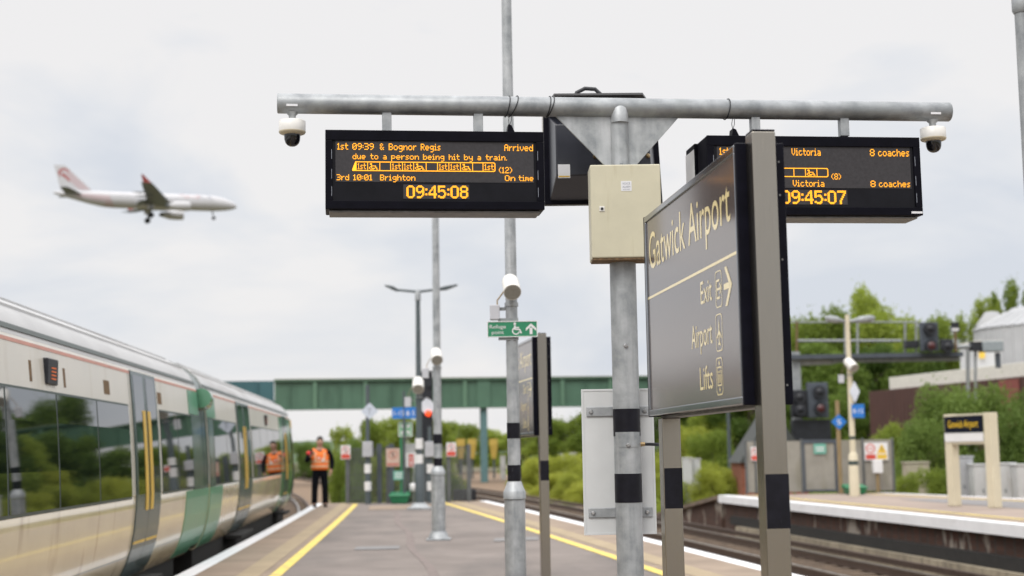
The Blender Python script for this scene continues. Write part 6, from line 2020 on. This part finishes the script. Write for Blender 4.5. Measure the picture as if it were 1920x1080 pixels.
for s in (-1, 1):
    mb = MB(AT)
    slab(mb, (7.4, -.6, s * 1.2, -1.25), (3.6, -.7, s * 6.4, -.75), .95, .5)
    slab(mb, (3.6, -.7, s * 6.4, -.75), (-.6, -2.7, s * 16.6, .95), .5, .25)
    wg = mb.build('wing', plane_g, pl_)
    mb = MB(AT)
    slab(mb, (-.7, -2.3, s * 16.6, .95), (-2.4, -2.75, s * 17.2, 2.75), .14, .04); mb.build('winglet', plane_red, wg)
    for yy, xx in ((3.2, -.7), (6.0, -.8), (9.2, -1.6), (12, -2.5)):
        mb = MB(AT)
        mb.tube([(xx + 2.0, s * yy, -1.25 + yy * .08), (xx, s * yy, -1.55 + yy * .09), (xx - 1.6, s * yy, -1.5 + yy * .09)], [.1, .24, .05], 8)
        mb.build('flap_fairing', plane_g, wg)
    mb = MB(AT); mb.add([(-.6, s * 2.2, -1.2), (-.7, s * 6.2, -.8), (-2.2, s * 6.2, -1.5), (-2.4, s * 2.2, -1.95)], [(0, 1, 2, 3)]); fl = mb.build('flap', plane_g, wg); sm_ = fl.modifiers.new('s', 'SOLIDIFY'); sm_.thickness = .12
    mb = MB(AT)
    eng = [(-.6, .55), (-.2, .75), (.9, 1.12), (2.4, 1.2), (3.6, 1.12), (3.75, .98)]
    mb.tube([(x + 4.4, s * 5.75, -2.15) for x, r in eng], [r for x, r in eng], 24); en = mb.build('engine', plane_w, pl_)
    mb = MB(AT); mb.lathe([(.96, 0), (.2, .06), (0, .1)], (8.13, s * 5.75, -2.15), 20, (1, 0, 0)); mb.build('fan', signal_blk, en)
    mb = MB(AT); mb.tube([(3.1, s * 5.75, -2.15), (3.85, s * 5.75, -2.15)], [.35, .7], 16); mb.build('exhaust', plane_g, en)
    mb = MB(AT); mb.prism([(3.2, s * 5.75 - .15, -1.1), (6.7, s * 5.75 - .15, -1.25), (5.0, s * 5.75 - .15, -.75), (2.5, s * 5.75 - .15, -.7)], (0, .3, 0)); mb.build('pylon', plane_w, en)
    mb = MB(AT); slab(mb, (-12.6, -16.2, s * .7, .95), (-15.9, -17.4, s * 6.1, 1.45), .3, .15); mb.build('tailplane', plane_g, pl_)
    mb = MB(AT); mb.tube([(.6, s * 3.6, -1.3), (.5, s * 3.6, -4.2)], [.2, .13], 10); mb.tube([(.5, s * 3.6 - .5, -4.2), (.5, s * 3.6 + .5, -4.2)], .08, 8); lg = mb.build('main_gear', plane_g, pl_)
    mb = MB(AT)
    for dy in (-.45, .45): mb.lathe([(.6, -.2), (.62, -.1), (.62, .1), (.6, .2)], (.5, s * 3.6 + dy, -4.2), 18, (0, 1, 0))
    mb.build('wheels', sack, lg)
    mb = MB(AT); mb.bx(-.2, 1.2, s * 3.3, s * 3.36, -2.7, -1.5); mb.build('gear_door', plane_w, lg)
mb = MB(AT); mb.tube([(13.4, 0, -1.8), (13.7, 0, -3.7)], [.14, .10], 10); ng = mb.build('nose_gear', plane_g, pl_)
mb = MB(AT)
for dy in (-.28, .28): mb.lathe([(.38, -.1), (.38, .1)], (13.7, dy, -3.75), 16, (0, 1, 0))
mb.build('wheels', sack, ng)
mb = MB(AT)
fin = [(-10.6, 1.75), (-16.2, 8.1), (-18.3, 8.1), (-17.0, 1.9), (-16.9, 1.4), (-12.0, 1.4)]
mb.add([(x, -.22 if z < 2 else -.09, z) for x, z in fin] + [(x, .22 if z < 2 else .09, z) for x, z in fin], [tuple(range(5, -1, -1)), tuple(range(6, 12))] + [(i, (i + 1) % 6, 6 + (i + 1) % 6, 6 + i) for i in range(6)])
fn = mb.build('tail_fin', plane_w, pl_)
for sy in (-1, 1):
    yf = lambda z: sy * (.245 - .155 * max(0, min(1, (z - 2) / 6.1)))
    mb = MB(AT)
    q = [(-11.2, 2.2), (-15.9, 7.4), (-16.5, 7.0), (-15.2, 4.2), (-13.4, 2.2)]
    mb.add([(x, yf(z) + sy * .01, z) for x, z in q], [tuple(range(5)) if sy < 0 else tuple(range(4, -1, -1))]); mb.build('pale_red_panel', plane_pink, fn)
    mb = MB(AT)       # swirl emblem: an open ring with a leaping tail
    vs, nn_ = [], 16
    for i in range(nn_ + 1):
        a = R(20 + i * 210 / nn_)
        wd = .16 + .30 * math.sin(math.pi * i / nn_)
        for r in (1.05 + wd * .5, 1.05 - wd * .5):
            x, z = -16.3 + r * math.cos(a), 6.1 + r * math.sin(a)
            vs.append((x, yf(z) + sy * .02, z))
    mb.add(vs, [(2 * i, 2 * i + 1, 2 * i + 3, 2 * i + 2) for i in range(nn_)])
    q = [(-17.0, 6.4), (-16.2, 5.8), (-15.5, 4.9), (-15.0, 4.1), (-15.4, 4.2), (-16.1, 4.9), (-16.8, 5.6)]
    mb.add([(x, yf(z) + sy * .02, z) for x, z in q], [tuple(range(7))]); mb.build('emblem', plane_red, fn)
# rear pale red patch, cabin windows, titles, cockpit glass: wrapped on the fuselage
def fus_r(x):
    for (x0, r0, z0), (x1, r1, z1) in zip(fus, fus[1:]):
        if x0 <= x <= x1:
            t = (x - x0) / (x1 - x0); return r0 + (r1 - r0) * t, z0 + (z1 - z0) * t
    return 1.98, 0
def on_fus(x, ang, sy, off=.012):
    r, zc = fus_r(x)
    return (x, sy * (r + off) * math.cos(ang), zc + (r + off) * math.sin(ang))
for sy in (-1, 1):
    mb = MB(AT); vs, fs = [], []
    nx_, na = 14, 8
    for i in range(nx_ + 1):
        for j in range(na + 1):
            a = R(-75 + 95 * j / na)
            x = -14.0 + 6.4 * i / nx_ + 1.2 * (1 - j / na) - .8 * (j / na) * (1 - i / nx_)
            vs.append(on_fus(x, a, sy, .015))
    for i in range(nx_):
        for j in range(na):
            f = (i * (na + 1) + j, (i + 1) * (na + 1) + j, (i + 1) * (na + 1) + j + 1, i * (na + 1) + j + 1)
            fs.append(f if sy < 0 else f[::-1])
    mb.add(vs, fs, True); mb.build('pale_red_patch', plane_pink, pl_)
    x = -7.5
    while x < 13.5:
        mb = MB(AT)
        a0, a1 = R(12), R(21)
        mb.add([on_fus(x, a0, sy), on_fus(x + .26, a0, sy), on_fus(x + .26, a1, sy), on_fus(x, a1, sy)], [(0, 1, 2, 3)]); x += .56
        mb.build('cabin_window', plane_g, pl_)
    mb = MB(AT); mb.add([on_fus(15.5, R(22), sy, .02), on_fus(16.7, R(18), sy, .02), on_fus(16.3, R(48), sy, .02), on_fus(15.6, R(50), sy, .02)], [(0, 1, 2, 3)]); mb.build('cockpit_window', plane_g, pl_)
for part_, x0, x1, mt in (('TUNIS', 7.2, 10.6, plane_red), ('AIR', 11.0, 13.2, ink)):
    mb = MB(AT); k0 = len(mb.v)
    mb.text(part_, x0 - .6, x1, 0, 1.25, 0)
    inv = AT.inverted()
    mb.v = [AT @ Vector((p.x, -(1.995), .55 + p.y * .9)) if False else AT @ Vector(on_fus(p.x, R(24) + (p.y) / 2.0, -1, .02)) for p in [inv @ v for v in mb.v]]
    mb.build('lettering', mt, pl_)
